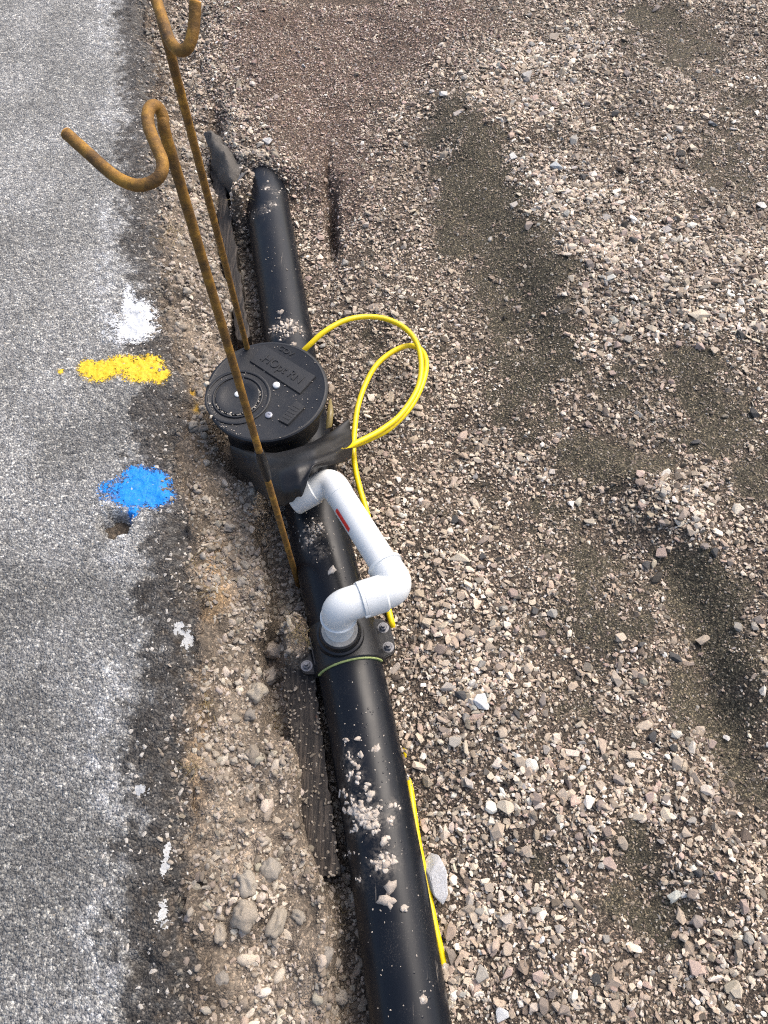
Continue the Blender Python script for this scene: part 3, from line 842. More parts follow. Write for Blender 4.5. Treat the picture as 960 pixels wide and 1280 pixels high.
for (x, y, n, px) in spots:
    for k in range(n):
        sp = 1.2 * math.sqrt(n)
        a, b = x + random.gauss(0, sp), y + random.gauss(0, sp)
        p, nn = on_pipe(a, b)
        sz = px * (1.65 / FPX) * random.uniform(.5, 1.3) * (1.05 if n < 4 else .85)
        pos.append(tuple(p - nn * sz * .10)); siz.append(sz); col.append(list(np.array(random.choice([(.58, .52, .45), (.66, .60, .53), (.48, .42, .36)])) * random.uniform(.85, 1.15)))
for _ in range(230):                                    # fine specks
    y = random.choice([random.uniform(840, 1280), random.gauss(1010, 60), random.gauss(670, 25), random.uniform(250, 430)])
    cx = np.interp(y, [215, 400, 650, 850, 1000, 1280], [345, 358, 395, 441, 469, 514]); w = np.interp(y, [215, 1280], [22, 50])
    p, nn = on_pipe(cx + random.uniform(-.95, .8) * w, y)
    sz = random.uniform(.0012, .0034)
    pos.append(tuple(p + nn * sz * .1)); siz.append(sz); col.append((.48, .43, .37))
for wall, org in ((near_wall, near[0]), (far_wall, far_pts[0])):   # thin dried film around the crumbs
    co_ = np.empty(len(wall.data.vertices) * 3); wall.data.vertices.foreach_get('co', co_); co_ = co_.reshape(-1, 3) + np.array(org)
    f_ = np.zeros(len(co_))
    for (x, y, n, px) in spots + [(372, 470, 4, 5), (400, 690, 10, 4), (430, 1150, 6, 4)]:
        if n < 4: continue
        c0 = np.array(on_pipe(x, y)[0]); rad = .006 + .0035 * math.sqrt(n)
        f_ = np.maximum(f_, min(1, .35 + n / 30) * np.exp(-((co_ - c0) ** 2).sum(1) / rad ** 2))
    set_float(wall.data, 'mud', f_)
scatter('mud_crumbs', pos, siz, np.array(col), 'pale dried mud crumbs stuck to the black pipe', lumpy=True)

# ------------------------------------------------------------------ saddle clamp
Ys0, Ys1 = P(452, 824, .077).y, P(440, 772, .05).y
ax = (pipe_pt(Ys1) - pipe_pt(Ys0)).normalized()
sc = pipe_pt((Ys0 + Ys1) / 2)
sideways = Vector((ax.y, -ax.x, 0))
MX = Matrix((( sideways.x, ax.x, 0, sc.x), (sideways.y, ax.y, 0, sc.y), (0, 0, 1, 0), (0, 0, 0, 1)))
HL = (Ys1 - Ys0) / 2
clamp = thing('saddle_clamp', 'black bolted saddle clamp holding the white riser onto the pipe', 'pipe clamp')
clamp.matrix_world = MX
def shell(name, r0, r1, y0, y1, a0, a1, seg=28, bev=.003):
    bm = bmesh.new(); rings = []
    for y, ro in ((y0, r1 - bev), (y0 + bev, r1), (y1 - bev, r1), (y1, r1 - bev)):
        rings.append([bm.verts.new((ro * math.sin(a), y, ro * math.cos(a))) for a in np.linspace(a0, a1, seg)])
    for y in (y1, y0):
        rings.append([bm.verts.new((r0 * math.sin(a), y, r0 * math.cos(a))) for a in np.linspace(a0, a1, seg)])
    n = len(rings)
    for i in range(n):
        A, B = rings[i], rings[(i + 1) % n]
        for k in range(seg - 1): bm.faces.new((A[k], A[k + 1], B[k + 1], B[k]))
    bm.faces.new([r[0] for r in rings][::-1]); bm.faces.new([r[-1] for r in rings])
    bmesh.ops.recalc_face_normals(bm, faces=bm.faces)
    me = from_bm(name, bm, True); me.set_sharp_from_angle(angle=math.radians(35)); return me
link('shell', shell('shell', R_PIPE - .001, R_PIPE + .0085, -HL, HL, -1.5, 1.5), M['fit'], clamp)
g = link('gasket', shell('gasket', R_PIPE - .001, R_PIPE + .0045, -HL - .0035, -HL + .001, -1.25, 1.25, bev=.001), M['gasket'], clamp)
tag(g, 'thin yellow-green gasket edge')
for sgn in (-1, 1):
    poly = [(sgn * .066, -HL + .004), (sgn * .098, -HL + .012), (sgn * .106, -HL + .03), (sgn * .106, HL - .03), (sgn * .092, HL - .008), (sgn * .066, HL)]
    if sgn < 0: poly = poly[::-1]
    link('flange', prism('flange', poly, .0, .016, .0025), M['fit'], clamp)
    link('rib', prism('rib', [(sgn * .07 - .003, -HL + .02), (sgn * .07 + .003, -HL + .02), (sgn * .07 + .003, HL - .02), (sgn * .07 - .003, HL - .02)], .014, .034), M['fit'], clamp)
    for yy in (-HL + .028, HL - .030):
        b = link('bolt', lathe('bolt', [(.0045, -.02), (.0045, .010), (.0040, .014), (0, .014)], 14), M['steel'], clamp)
        b.location = (sgn * .090, yy, .018)
        nut = link('nut', lathe('nut', [(.0085, 0), (.0088, .0015), (.0088, .006), (.0075, .0075), (.0046, .0075)], 6, 20), M['steel'], b)
        nut.location = (0, 0, -.0015)
        nut.rotation_euler.z = random.random()
        w = link('washer', lathe('washer', [(.0125, 0), (.0125, .0012), (.0046, .0014)], 24), M['steel'], b)
        w.location = (0, 0, -.0028)
RIS = P(425, 791, .085); RIS_L = MX.inverted() @ RIS
boss = link('socket', lathe('socket', [(.050, .060), (.051, .078), (.0495, .088), (.045, .090), (.0415, .102), (.037, .103), (.0365, .085)], 48), M['fit'], clamp)
boss.location = (RIS_L.x, RIS_L.y, -.004)
ring = link('sealing_ring', lathe('sealing_ring', [(.0310, .094), (.0378, .096), (.0378, .1035), (.0310, .1055)], 48), m_plain('pale_sealing_ring', (.42, .39, .34), .7), clamp)
ring.location = (RIS_L.x, RIS_L.y, -.001)

# ------------------------------------------------------------------ white pipe with elbows
ZA = .195
RT, RF = .0292, .0335
A0 = Vector((RIS.x, RIS.y, .080)); A = P(423, 759, ZA); A.x, A.y = (A.x + RIS.x) / 2, (A.y + RIS.y) / 2 + .004
B = P(499, 735, ZA); C = P(413, 600, .180); D = P(366, 626, .140)
wp = thing('waste_pipe', 'white plastic pipe zigzagging between the lid chamber and the saddle clamp', 'pipe', loc=tuple(A0))
def wpart(name, pts, r, seg=36, mat='white', label=None):
    o = link(name, tube(name, [p - A0 for p in pts], r, seg), M[mat], wp)
    if label: o['label'] = label
    return o
dAB, dBC, dCD = (B - A).normalized(), (C - B).normalized(), (D - C).normalized()
def elbow(prev, corner, nxt, l1, l2, rad, rcol):
    d1, d2 = (prev - corner).normalized(), (nxt - corner).normalized()
    pts = fillet([corner + d1 * l1, corner, corner + d2 * l2], rad, 14)
    e = wpart('elbow', pts, rcol)
    return e
wpart('riser', [A0, A0 + (A - A0) * .75], RF - .0030)
elbow(A0, A, B, .040, .052, .026, RF + .0008)
up = (A0 - A).normalized()
wpart('pipe_collar', [A + up * .036, A + up * .0375, A + up * .044, A + up * .0455], [RF, RF + .0042, RF + .0042, RF])
wpart('pipe_collar', [A + dAB * .046, A + dAB * .0475, A + dAB * .0535, A + dAB * .055], [RF, RF + .0045, RF + .0045, RF])
for k in (-1, 1):                                       # moulded lugs on the collar
    q = A + dAB * .0505 + dAB.cross(Vector((0, 0, 1))) * k * (RF + .002)
    wpart('lug', [q - dAB * .005, q + dAB * .005], .0042, 10)
wpart('socket', [A + dAB * .052, A + dAB * .054, B - dAB * .034, B - dAB * .030], [RF + .001, RF + .0048, RF + .0048, RF + .001])
elbow(A, B, C, .060, .058, .030, RF + .001)
wpart('pipe_collar', [B + dBC * .055, B + dBC * .0565, B + dBC * .0625, B + dBC * .064], [RF - .001, RF + .0040, RF + .0040, RF - .001])
wpart('straight_pipe', [B + dBC * .05, C - dBC * .03], RT + .0008)
elbow(B, C, D, .050, .060, .026, RT + .002)
wpart('socket', [C + dCD * .040, C + dCD * .042, D - dCD * .003, D], [RT + .002, RT + .0055, RT + .0055, RT + .003])
# red printed stripe lying on the left flank of the straight pipe
mid = C.lerp(B, .37); L = .030
lat = dBC.cross(Vector((0, 0, 1))).normalized(); lat = lat if lat.x < 0 else -lat
sv, sf = [], []
for i in range(9):
    for k in range(5):
        a = math.radians(14 + k * 5); q = mid + dBC * (L * (i / 4 - 1))
        sv.append(q - A0 + (lat * math.cos(a) + Vector((0, 0, 1)) * math.sin(a)) * (RT + .0016))
for i in range(8):
    for k in range(4): sf.append((i * 5 + k, i * 5 + k + 1, i * 5 + k + 6, i * 5 + k + 5))
o = link('stripe', mesh('stripe', sv, sf), M['red'], wp); o['label'] = 'short red printed stripe'

# ------------------------------------------------------------------ inspection chamber with lid
RL = .1465
cham = thing('inspection_chamber', 'round black plastic chamber with a wet embossed screw-on lid', 'chamber', loc=(PIT.x, PIT.y, 0))
link('shaft', lathe('shaft', [(.118, -.10), (.118, .115), (.128, .120), (.131, .135), (.131, .150), (.126, .155), (.126, PIT_Z - .030)], 64), M['fit'], cham)
lid = link('lid', lathe('lid', [(.128, -.036), (.139, -.034), (.141, -.012), (RL, -.010), (RL, -.003), (RL - .003, 0), (RL - .007, .0006), (RL - .010, -.0006), (.0, -.0006)], 96, 30), M['lid'], cham)
LZ = PIT_Z
lid.location = (0, 0, LZ)
lid.rotation_euler = (math.radians(3.5), math.radians(-1.5), 0)
bpy.context.view_layer.update()
LM = lid.matrix_world.copy(); LMI = LM.inverted()
def on_lid(px, py):                                     # lid-plane coordinates of a photo measurement
    o0 = LMI @ cam.location; d = (LMI @ Q(px, py, 1.0)) - o0
    q = o0 - d * (o0.z / d.z)
    return Vector((q.x, q.y))
def lid_plate(px, z0, z1, name='plate', bev=.0012):
    poly = [on_lid(*p) for p in px]
    ar = sum(poly[i].x * poly[(i + 1) % len(poly)].y - poly[(i + 1) % len(poly)].x * poly[i].y for i in range(len(poly)))
    if ar < 0: poly = poly[::-1]
    return link(name, prism(name, poly, z0, z1, bev), M['lid'], lid)
lid_plate([(312, 452), (330, 432), (395, 471), (375, 493)], -.002, .0032, 'name_plate')
lid_plate([(348, 526), (370, 501), (382, 509), (360, 532)], -.002, .0030, 'small_plate')
rc_ = on_lid(297, 496)
def lid_ring(r0, r1, h, name):
    o = link(name, lathe(name, [(r0, -.001), (r0, h), (r0 + .001, h + .0005), (r1 - .001, h + .0005), (r1, h), (r1, -.001)], 72), M['lid'], lid)
    o.location = (rc_.x, rc_.y, 0); return o
lid_ring(.072, .0785, .0016, 'raised_ring'); lid_ring(.0565, .0605, .0022, 'raised_ring')
hub = link('turning_disc', lathe('turning_disc', [(.052, -.001), (.052, .0028), (.0505, .004), (.036, .004), (.034, .0030), (.0, .0030)], 64), M['lid'], lid)
hub.location = (rc_.x, rc_.y, 0)
def lid_cap(px, py, r, mat, h, label):
    q = on_lid(px, py)
    o = link('screw', lathe('screw', [(r, -.001), (r, h * .7), (r * .8, h), (r * .35, h), (r * .3, h * .5), (0, h * .5)] if mat == 'screw_grey' else [(r, -.001), (r, h * .6), (r * .75, h * .95), (r * .3, h * 1.1), (0, h * 1.12)], 24), M[mat], lid)
    o.location = (q.x, q.y, .003 if px < 310 else 0); o['label'] = label
lid_cap(345.6, 482, .0085, 'screw_white', .006, 'pale round screw cap beside the name plate')
lid_cap(336, 519, .0085, 'screw_grey', .003, 'grey screw near the small plate')
lid_cap(297.5, 494, .0075, 'screw_white', .004, 'pale screw in the turning disc')
q0, q1 = on_lid(331, 443.5), on_lid(381, 479)           # embossed characters run along the name plate
def lid_text(body, p0, p1, size, z, name):
    cu = bpy.data.curves.new(name, 'FONT'); cu.body = body; cu.size = size; cu.extrude = .0012; cu.bevel_depth = .0002; cu.align_x = 'CENTER'; cu.align_y = 'CENTER'
    to = bpy.data.objects.new('text_tmp', cu); COL.objects.link(to)
    bpy.context.view_layer.update()
    me = bpy.data.meshes.new_from_object(to.evaluated_get(bpy.context.evaluated_depsgraph_get()))
    bpy.data.objects.remove(to)
    o = link(name, me, None, lid); o.data.materials.clear(); o.data.materials.append(M['lid'])
    c = (p0 + p1) / 2; d = p1 - p0
    o.location = (c.x, c.y, z); o.rotation_euler.z = math.atan2(d.y, d.x)
    return o
t = lid_text('.HOpt RN', on_lid(322, 443), on_lid(384, 481), .034, .0036, 'embossed_lettering'); t['label'] = 'large embossed lettering on the name plate'
t.scale = (.88, 1, 1)
lid_text('COV', on_lid(349, 434), on_lid(366, 444), .020, .0002, 'embossed_lettering')
pa, pb, pc, pd = [on_lid(*p) for p in ((350, 524), (369, 503), (379, 509), (360, 529))]
for k in range(5):
    f0, f1 = (k + .7) / 6, (k + 1.05) / 6
    poly = [pa.lerp(pd, .1).lerp(pb.lerp(pc, .1), f0), pa.lerp(pd, .9).lerp(pb.lerp(pc, .9), f0), pa.lerp(pd, .9).lerp(pb.lerp(pc, .9), f1), pa.lerp(pd, .1).lerp(pb.lerp(pc, .1), f1)]
    link('text_line', prism('text_line', poly, .0028, .0038), M['lid'], lid)
# water beads and grit on the lid
pos, siz, col = [], [], []
for _ in range(150):
    a = random.random() * 6.283; r = RL * math.sqrt(random.random()) * .97
    if random.random() < .35: a = random.gauss(math.radians(205), .5); r = RL * random.uniform(.9, .99)
    p = LM @ Vector((r * math.cos(a), r * math.sin(a), .0004))
    pos.append(tuple(p)); siz.append(random.uniform(.0012, .0032)); col.append((.42, .38, .33))
for _ in range(90):
    a = random.uniform(math.radians(200), math.radians(380)); r = .0525 + random.gauss(0, .0016)
    p = LM @ Vector((rc_.x + r * math.cos(a), rc_.y + r * math.sin(a), .002))
    pos.append(tuple(p)); siz.append(random.uniform(.0015, .004)); col.append((.40, .37, .32))
for (x, y, s_z) in [(289, 517, .008), (258, 480, .012), (264, 521, .009), (262, 505, .006), (259, 470, .007)]:
    q = on_lid(x, y); pos.append(tuple(LM @ Vector((q.x, q.y, .001)))); siz.append(s_z); col.append((.60, .55, .46))
scatter('lid_grit', pos, siz, np.array(col), 'pale grit scattered on the black lid', lumpy=True)

# ------------------------------------------------------------------ torn rubber sheet wrapped below the lid
ctl = [[(286, 556, .12), (294, 580, .085), (310, 598, .04), (322, 614, .01)],
       [(318, 566, .150), (324, 582, .175), (332, 604, .185), (338, 626, .150)],
       [(344, 566, .165), (348, 580, .205), (353, 608, .222), (357, 636, .178)],
       [(366, 560, .165), (369, 574, .220), (373, 598, .238), (377, 624, .205)],
       [(390, 552, .155), (392, 566, .215), (394, 578, .240), (388, 589, .246)],
       [(414, 541, .130), (418, 555, .165), (421, 568, .185), (418, 581, .195)],
       [(437, 525, .105), (439, 540, .112), (441, 557, .112), (439, 573, .105)]]
rows = [catmull([P(*c) for c in colm], 6) for colm in ctl]
def straight(p, n=6): return [p[i].lerp(p[i + 1], k / n) for i in range(len(p) - 1) for k in range(n)] + [p[-1]]
gridp = [straight([r[k] for r in rows]) for k in range(len(rows[0]))]     # gridp[row][col]
arr = np.array([[v[:] for v in r] for r in gridp])
nrow, ncol = arr.shape[:2]
for j in range(ncol):                                    # torn lower edge, gentle creases
    t = j / (ncol - 1)
    cut = .10 * (random.random() - .5) + (.12 if 18 < j < 24 else 0) - (.08 if j in (16, 17, 25) else 0)
    for i in range(nrow):
        w = max(0, (i / (nrow - 1) - .55) / .45)
        if 6 < j < 30: arr[i, j] += (arr[-1, j] - arr[nrow // 2, j]) * (cut - .08) * w
        arr[i, j, 2] += .004 * math.sin(i * .55 + j * .22) + .003 * math.sin(i * 1.1 - j * .15)
sheet = thing('rubber_sheet', 'torn black rubber sheet wrapped around the shaft below the lid', 'rubber sheet', loc=(PIT.x, PIT.y - .12, .15))
arr2 = arr - np.array([PIT.x, PIT.y - .12, .15])
so = link('sheet', grid_mesh('sheet', arr2), M['rubber'], sheet)
md = so.modifiers.new('thick', 'SOLIDIFY'); md.thickness = .0032; md.offset = 0
md = so.modifiers.new('soft', 'SUBSURF'); md.levels = 1; md.render_levels = 1
# amber film strip caught between lid and sheet
fb = [P(414, 498, .13), P(417, 515, .12), P(415, 533, .115)]
ft = [P(411, 500, .13), P(409, 516, .12), P(407, 536, .12)]
me = mesh('film', [v for pr in zip(fb, ft) for v in pr], [(0, 1, 3, 2), (2, 3, 5, 4)])
o = link('plastic_strip', me, M['brown_film']); tag(o, 'narrow amber plastic strip between the lid and the rubber sheet', 'plastic strip')
md = o.modifiers.new('thick', 'SOLIDIFY'); md.thickness = .0015

# ------------------------------------------------------------------ rusty steel rods with hooked tops
RR = .0066
def rod(pts, name, label, base, tape=None):
    r = thing(name, label, 'steel rod', 'rusty hooked rods', loc=tuple(base))
    pp = catmull(pts, 8)
    dense = [pp[0]]
    for p in pp[1:]:
        n = max(1, int((p - dense[-1]).length / .012))
        a = dense[-1]
        for k in range(1, n + 1): dense.append(a.lerp(p, k / n))
    link('bar', tube('bar', [p - base for p in dense], RR, 18, True, .02), M['rust'], r)
    e, d = dense[-1], (dense[-1] - dense[-3]).normalized()
    link('cut_end', tube('cut_end', [e - base - d * .001, e - base + d * .0012, e - base + d * .0016], [RR * .97, RR * .95, RR * .8], 18), M['rust_end'], r)
    if tape:
        t0, t1 = tape
        link('tape', tube('tape', [t0 - base, t0.lerp(t1, .3) - base, t0.lerp(t1, .7) - base, t1 - base], [RR + .0015, RR + .0035, RR + .0030, RR + .0015], 20, True, .03), M['rubber'], r)
    return r
b1 = Vector((P(370, 715, 0).x, P(370, 715, 0).y, -.085))
top1 = Q(206, 165, .853)
line = lambda f: Vector((b1.x + (top1.x - b1.x) * f, b1.y + (top1.y - b1.y) * f, b1.z + (top1.z - b1.z) * f))
pts1 = [line(f) for f in (0, .25, .5, .75, .95)] + [Q(206, 165, .853), Q(203.5, 146, .846), Q(197, 134, .840), Q(189.5, 133, .832), Q(184.5, 143, .825), Q(187, 162, .818), Q(196, 184, .812), Q(203, 203, .808),
        Q(200, 219, .806), Q(187, 229, .808), Q(167, 231, .810), Q(142, 219, .813), Q(112, 193, .818), Q(83, 167, .822)]
def rod_at(py, b, t):                                   # point of a straight rod seen at picture row py
    lo, hi = 0.0, 1.0
    for _ in range(40):
        m = (lo + hi) / 2; w = b.lerp(t, m)
        zc = w.y * CP + (CAM_H - w.z) * SP; v = ((CAM_H - w.z) * CP - w.y * SP) / zc
        if 640 + v * FPX > py: lo = m
        else: hi = m
    return b.lerp(t, lo)
rod(pts1, 'hooked_rod', 'nearer rusty steel rod with a full S-shaped hook, in front of the lid', b1, (rod_at(564, b1, top1), rod_at(598, b1, top1)))
b2 = Vector((-.352, 1.40, -.07)); t2 = Q(193, -10, .9415)
l2 = lambda f: b2.lerp(t2, f)
pts2 = [l2(f) for f in (0, .25, .5, .75, .97)] + [Q(190.5, -24, .93), Q(187, -45, .925), Q(183, -62, .92), Q(177, -66, .91), Q(174, -55, .90), Q(182, -30, .895), Q(195, 0, .885), Q(205, 30, .875), Q(213, 52, .868), Q(224, 63, .862),
        Q(234, 60, .857), Q(240, 46, .853), Q(243, 25, .848), Q(244, 3, .842)]
rod(pts2, 'hooked_rod', 'farther rusty steel rod standing behind the lid, its hook at the top edge', b2)

# ------------------------------------------------------------------ yellow cables
RC = .0070
def gz(px, py, off):
    p = P(px, py, .02)
    for _ in range(5): p = P(px, py, float(ground_h(np.array([p.x]), np.array([p.y]), False)[0]) + off)
    return p
c1 = [P(372, 446, .10), P(386, 432, .125), (P(405, 415, .14)), P(430, 401, .14), P(455, 396, .13), P(480, 398, .12), P(503, 408, .11), P(519, 425, .105), P(526, 448, .10), P(525, 475, .095), P(516, 497, .09),
      P(499, 520, .09), P(477, 537, .095), P(455, 549, .105), P(438, 557, .12), P(420, 566, .19)]
pp = catmull(c1, 8)
rr = [RC] * (len(pp) - 6) + [RC * .95, RC * .85, RC * .7, RC * .5, RC * .3, RC * .1]
b = Vector((pp[0].x, pp[0].y, 0))
o = link('power_cable', tube('power_cable', [p - b for p in pp], rr, 14), M['yellow']); o.location = b
tag(o, 'yellow cable arching from behind the lid round to the rubber sheet', 'cable')
c2 = [P(426, 560, .09), P(441, 557, .088), P(462, 549, .08), P(488, 535, .075), P(513, 509, .078), P(528, 480, .082), P(533, 455, .082), P(527, 438, .08), P(511, 432, .078), P(490, 440, .075), P(470, 457, .07),
      P(456, 482, .062), P(447, 510, .058), P(443, 540, .055), P(442, 565, .05), P(445, 590, .045), P(451, 615, .04), P(461, 650, .03), gz(473, 710, .008), gz(484, 755, .010), gz(489, 776, .008), gz(493, 792, -.010), gz(500, 850, -.02),
      gz(504, 915, -.016), gz(507, 938, -.004), gz(510, 960, -.012), gz(515, 1002, .006), gz(522, 1050, .008), gz(532, 1100, .004), gz(543, 1155, .006), gz(551, 1190, .003), gz(560, 1235, -.014), gz(572, 1300, -.03)]
pp = catmull(c2, 8); b = Vector((pp[0].x, pp[0].y, 0))
o = link('power_cable', tube('power_cable', [p - b for p in pp], RC, 14), M['yellow']); o.location = b
tag(o, 'yellow cable looping once then running half buried along the black pipe', 'cable')

# ------------------------------------------------------------------ boards left of the pipe
def board(n0, n1, f0, f1, thick, label, seed):
    """Weathered board: near-left, near-right, far-left, far-right corners of its upper face."""
    bm = bmesh.new(); nu, nv = 7, 36
    base = (n0 + n1) / 2
    rg = random.Random(seed)
    V = []
    for j in range(nv):
        t = j / (nv - 1); row = []
        for i in range(nu):
            f = i / (nu - 1)
            p = n0.lerp(n1, f).lerp(f0.lerp(f1, f), t) - base
            ed = .0035 if i in (0, nu - 1) else 0
            p += Vector((rg.gauss(0, .0012) + (ed * rg.uniform(-1, 1)), rg.gauss(0, .0015) + (rg.uniform(-.008, .008) if j in (0, nv - 1) else 0), rg.gauss(0, .0012) - ed * .7))
            row.append(bm.verts.new(p))
        V.append(row)
    fs = [bm.faces.new((V[j][i], V[j][i + 1], V[j + 1][i + 1], V[j + 1][i])) for j in range(nv - 1) for i in range(nu - 1)]
    r = bmesh.ops.extrude_face_region(bm, geom=fs)
    for e in r['geom']:
        if isinstance(e, bmesh.types.BMVert): e.co.z -= thick
    bmesh.ops.recalc_face_normals(bm, faces=bm.faces)
    me = from_bm('timber_board', bm, True); me.set_sharp_from_angle(angle=math.radians(45))
    o = link('timber_board', me, M['wood']); o.location = base
    return tag(o, label, 'board')
board(P(386, 1102, -.022), P(426, 1094, -.010), P(352, 834, -.022), P(390, 826, -.010), .05, 'dark weathered timber board lying beside the lower pipe', 3)
board(P(296, 425, .0), P(312, 421, .008), P(262, 205, .0), P(277, 200, .010), .05, 'dark narrow board in the gap left of the far pipe', 5)
pos, siz, col = [], [], []
for _ in range(260):
    t = random.random(); f = random.random() ** 1.8
    a_ = P(386, 1102, -.022).lerp(P(352, 834, -.022), t); b_ = P(426, 1094, -.010).lerp(P(390, 826, -.010), t)
    q = a_.lerp(b_, f if random.random() < .7 else 1 - f); sz = random.uniform(.002, .0065) * (1.6 if random.random() < .1 else 1)
    pos.append(tuple(q + Vector((0, 0, sz * .15)))); siz.append(sz); col.append(random.choice([(.30, .255, .20), (.22, .19, .15), (.38, .33, .27)]))
scatter('board_grit', pos, siz, np.array(col), 'beige grit lying on the dark lower board', lumpy=True)
# scrap of dusty membrane folded over the far board
mp_ = [[(252, 160, .07), (262, 158, .085), (276, 168, .075)], [(258, 182, .05), (272, 178, .095), (292, 190, .08)], [(264, 205, .02), (282, 200, .090), (304, 210, .07)], [(272, 226, .0), (288, 220, .07), (304, 226, .05)], [(284, 246, -.03), (294, 240, .03), (301, 243, .02)]]
rows = [catmull([P(*c) for c in r], 6) for r in mp_]
gp = [catmull([r[k] for r in rows], 6) for k in range(len(rows[0]))]
arr = np.array([[v[:] for v in r] for r in gp])
arr[..., 2] += -.018 + .012 * fbm(arr[..., 0] * 26, arr[..., 1] * 26, 19, 4)
arr[..., 0] += .012 * gnoise(arr[..., 0] * 30, arr[..., 1] * 30, 27)
base = arr.mean((0, 1)); base[2] = .03
o = link('membrane_scrap', grid_mesh('membrane_scrap', arr - base), M['membrane']); o.location = base
md = o.modifiers.new('thick', 'SOLIDIFY'); md.thickness = .004
tag(o, 'dusty dark grey membrane scrap folded over the gap beyond the rods', 'membrane')

# ------------------------------------------------------------------ single stones
BIG = [stone_mesh('stone', 300 + i, random.choice([10, 11, 12, 13]), random.uniform(.5, .8), random.uniform(1.1, 1.6), 1) for i in range(9)]
for b in BIG: b.materials.append(M['stone_big'])
LUMP = [lump_mesh('clod', 60 + i, 3, .36) for i in range(6)]
for b in LUMP: b.materials.append(M['stone_big'])
ROUGH = stone_mesh('stone', 771, 22, .55, 1.55, 1); ROUGH.materials.append(M['stone_big'])
def lay(px, py, w_px, col, long=None, rot=None, parent=None, name='stone', sink=.06, lab_=''):
    p = P(px, py, .03)
    for _ in range(5): p = P(px, py, float(ground_h(np.array([p.x]), np.array([p.y]), False)[0]) + .004)
    zc = p.y * CP + (CAM_H - p.z) * SP
    w = w_px * zc / FPX
    me = random.choice(LUMP) if (name == 'clod' or 'lump' in lab_) else (ROUGH if w_px > 40 else BIG[random.randrange(len(BIG))])
    o = link(name, me)
    k = 1.0 if long is None else long
    o.scale = (w * .8 * k, w * .95, w * .95)
    o.location = (p.x, p.y, p.z + w * sink)
    o.rotation_euler = (random.gauss(0, .18), random.gauss(0, .18), random.uniform(0, 6.28) if rot is None else math.radians(rot))
    o['col'] = tuple(float(c) for c in col)
    if parent: o.parent = parent
    return o
def tint(c):
    f = random.uniform(.8, 1.15); return [k * f for k in c]
WHITE, CREAM, BEIGE, GREY, PINK, DARK, BLUE = (.68, .66, .62), (.60, .53, .42), (.47, .40, .32), (.38, .36, .32), (.46, .36, .31), (.09, .088, .085), (.31, .32, .33)
named = [(550, 1096, 44, (.56, .57, .58), 1.35, 100, 'large pale grey rough stone touching the pipe beside the cable'),
         (603, 877, 25, (.62, .64, .65), None, None, 'bright bluish-white stone right of the pipe below the clamp'),
         (573, 701, 30, CREAM, 1.2, -35, 'long cream stone right of the white elbow'),
         (632, 1010, 24, CREAM, None, None, 'cream stone in coarse gravel right of the muddy pipe'),
         (600, 1218, 26, GREY, None, None, 'dark grey stone near the bottom edge right of the pipe'),
         (628, 1270, 22, (.60, .62, .63), 1.3, 110, 'whitish stone cut by the bottom edge right of the pipe'),
         (727, 965, 20, (.52, .53, .51), None, None, 'pale grey stone right of the coarse gravel patch'),
         (554, 118, 14, WHITE, None, None, 'small white stone on the mound above the dark sand'),
         (642, 196, 13, WHITE, None, None, 'small white chip at the right rim of the dark sand'),
         (876, 396, 24, CREAM, 1.2, 0, 'cream stone on the light gravel ridge near the right edge'),
         (893, 154, 17, BLUE, None, None, 'blue-grey stone in grey gravel at upper right'),
         (951, 258, 15, WHITE, None, None, 'white stone at the right edge of the upper gravel'),
         (696, 207, 22, (.40, .43, .45), 1.2, 0, 'blue-grey stone beside cream ones on the upper ridge'),
         (659, 94, 18, (.58, .55, .50), None, None, 'pale stone among coarse gravel at upper middle'),
         (693, 46, 16, BEIGE, None, None, 'beige stone near the top of the gravel'),
         (874, 495 - 60, 16, PINK, None, None, 'pinkish stone below the light gravel ridge'),
         (845, 1122, 20, (.50, .52, .47), None, None, 'pale greenish-grey stone beside the lower sand patch'),
         (793, 947, 22, BEIGE, None, None, 'rounded beige stone above the lower sand patch'),
         (762, 888, 20, CREAM, None, None, 'triangular cream stone on dark sand at right middle'),
         (908, 923, 10, WHITE, None, None, 'tiny white pebble on the dark sand furrow at right'),
         (828, 692, 20, PINK, None, None, 'pinkish stone on the small crest at right'),
         (866, 1225 - 15, 24, PINK, 1.2, None, 'pinkish-brown stone low at the right'),
         (336, 848, 26, (.42, .37, .31), None, None, 'upper beige lump beside the end of the lower board'),
         (321, 866, 27, (.44, .39, .31), None, None, 'lower yellowish lump left of the lower board'),
         (346, 815, 24, (.40, .34, .28), 1.2, 0, 'flat beige lump on the bank just left of the clamp'),
         (423, 1083, 24, (.20, .20, .20), None, None, 'grey stone wedged between the lower board and the pipe'),
         (310, 1106, 30, (.40, .36, .30), None, None, 'rounded dusty lump on the lower bank'),
         (306, 1143, 34, (.36, .315, .255), None, None, 'big dusty lump low on the bank left of the pipe'),
         (337, 1088, 30, (.33, .30, .255), None, None, 'greyish lump near the lower end of the board'),
         (346, 1155, 28, (.36, .32, .26), 1.3, 80, 'long dusty lump on the lower bank beside the dark gap'),
         (325, 203 - 20, 15, (.52, .47, .40), None, None, 'pale tan stone near the buried pipe end'),
         (335, 176, 16, WHITE, None, None, 'white stone just above the buried pipe end'),
         (381, 82, 10, (.55, .55, .55), None, None, 'small white pebble on fine reddish grit')]
for (x, y, w, c, lg, rt, lab) in named:
    tag(lay(x, y, w, c, lg, rt, name='loose_stone', lab_=lab), lab, 'stone', 'single stones that stand out')
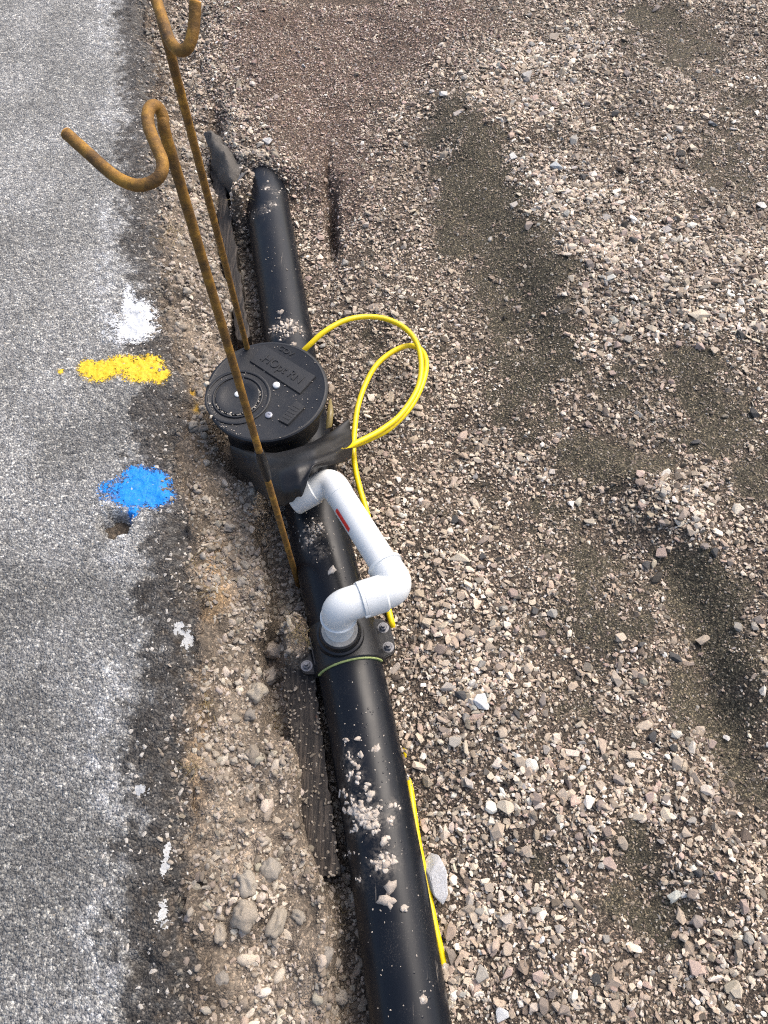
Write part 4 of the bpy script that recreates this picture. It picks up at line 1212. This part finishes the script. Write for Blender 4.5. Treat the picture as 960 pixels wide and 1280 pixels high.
# the largest of the rest belong to the ground itself
cnt = 0
taken = [(n[0], n[1], n[2]) for n in named]
def blocked(x, y, w):
    cx = np.interp(y, [215, 400, 650, 850, 1000, 1280], [345, 358, 395, 441, 469, 514])
    if x < cx + 55 + .03 * y: return True
    if 385 < x < 560 and 380 < y < 800: return True
    return any(math.hypot(x - a, y - b) < (w + c) * .55 for a, b, c in taken)
tries = 0
while cnt < 215 and tries < 9000:
    tries += 1
    x, y = random.uniform(400, 958), random.uniform(5, 1275)
    q = P(x, y, .05)
    sa, co, re = [float(f[0]) for f in ground_fields(np.array([q.x]), np.array([q.y]))]
    if random.random() > (.10 + .9 * min(co, 1)) * (1 - .75 * sa) * (1 - re): continue
    w = np.interp(y, [0, 1280], [9, 16]) * random.uniform(.8, 1.35)
    if blocked(x, y, w): continue
    taken.append((x, y, w)); cnt += 1
    c = random.choice([CREAM, BEIGE, BEIGE, PINK, (.36, .30, .25), (.30, .26, .23), GREY, (.55, .50, .44), (.27, .22, .19), DARK])
    lay(x, y, w, tint(c), random.choice([None, None, 1.25]), None, ground)
k = 0; tries = 0
while k < 55 and tries < 4000:                          # clods of the bank
    tries += 1
    y = random.uniform(90, 1278); x0 = np.interp(y, [0, 400, 640, 800, 1280], [205, 222, 250, 262, 262]); x1 = np.interp(y, [0, 250, 400, 560, 700, 830, 1100, 1280], [240, 262, 275, 275, 350, 335, 375, 440])
    x = random.uniform(x0, x1); w = random.uniform(10, 19) * np.interp(y, [0, 1280], [.6, 1.15])
    if any(math.hypot(x - a, y - b) < (w + c) * .5 for a, b, c in taken): continue
    taken.append((x, y, w)); k += 1
    c = random.choice([(.36, .315, .255), (.30, .26, .21), (.40, .36, .30), (.33, .30, .26)])
    lay(x, y, w, tint(c), random.choice([None, 1.2]), None, ground, 'clod', sink=-.10)

# ------------------------------------------------------------------ roots and dry stalks on the bank
def strands(name, spots, label, mat):
    v, f = [], []
    for (x, y, n, L) in spots:
        for _ in range(n):
            p = gz(x + random.gauss(0, 5), y + random.gauss(0, 6), .004)
            d = Vector((random.gauss(0, 1), random.gauss(0, 1), random.uniform(.0, .5))).normalized()
            w = d.cross(Vector((0, 0, 1))).normalized() * .0005
            l = L * random.uniform(.5, 1.2); bend = Vector((random.gauss(0, .25), random.gauss(0, .25), -.15)) * l
            i0 = len(v)
            for k in range(5):
                t = k / 4; q = p + d * l * t + bend * t * t; ww = w * (1 - .7 * t)
                v += [q - ww, q + ww, q + Vector((0, 0, .0008))]
            for k in range(4):
                a = i0 + k * 3
                for m_ in range(3): f.append((a + m_, a + (m_ + 1) % 3, a + 3 + (m_ + 1) % 3, a + 3 + m_))
    o = link(name, mesh(name, v, f), mat); return tag(o, label, kind='stuff')
strands('dry_roots', [(210, 290, 16, .05), (218, 300, 12, .05), (372, 790, 24, .035), (385, 800, 20, .03), (262, 740, 14, .04), (258, 880, 14, .04), (245, 960, 10, .04), (345, 900, 12, .03), (240, 700, 8, .04), (425, 1150, 12, .03), (275, 240, 10, .04), (300, 250, 8, .04)],
        'fine dry roots and straw clinging to the earthy bank', M['straw'])
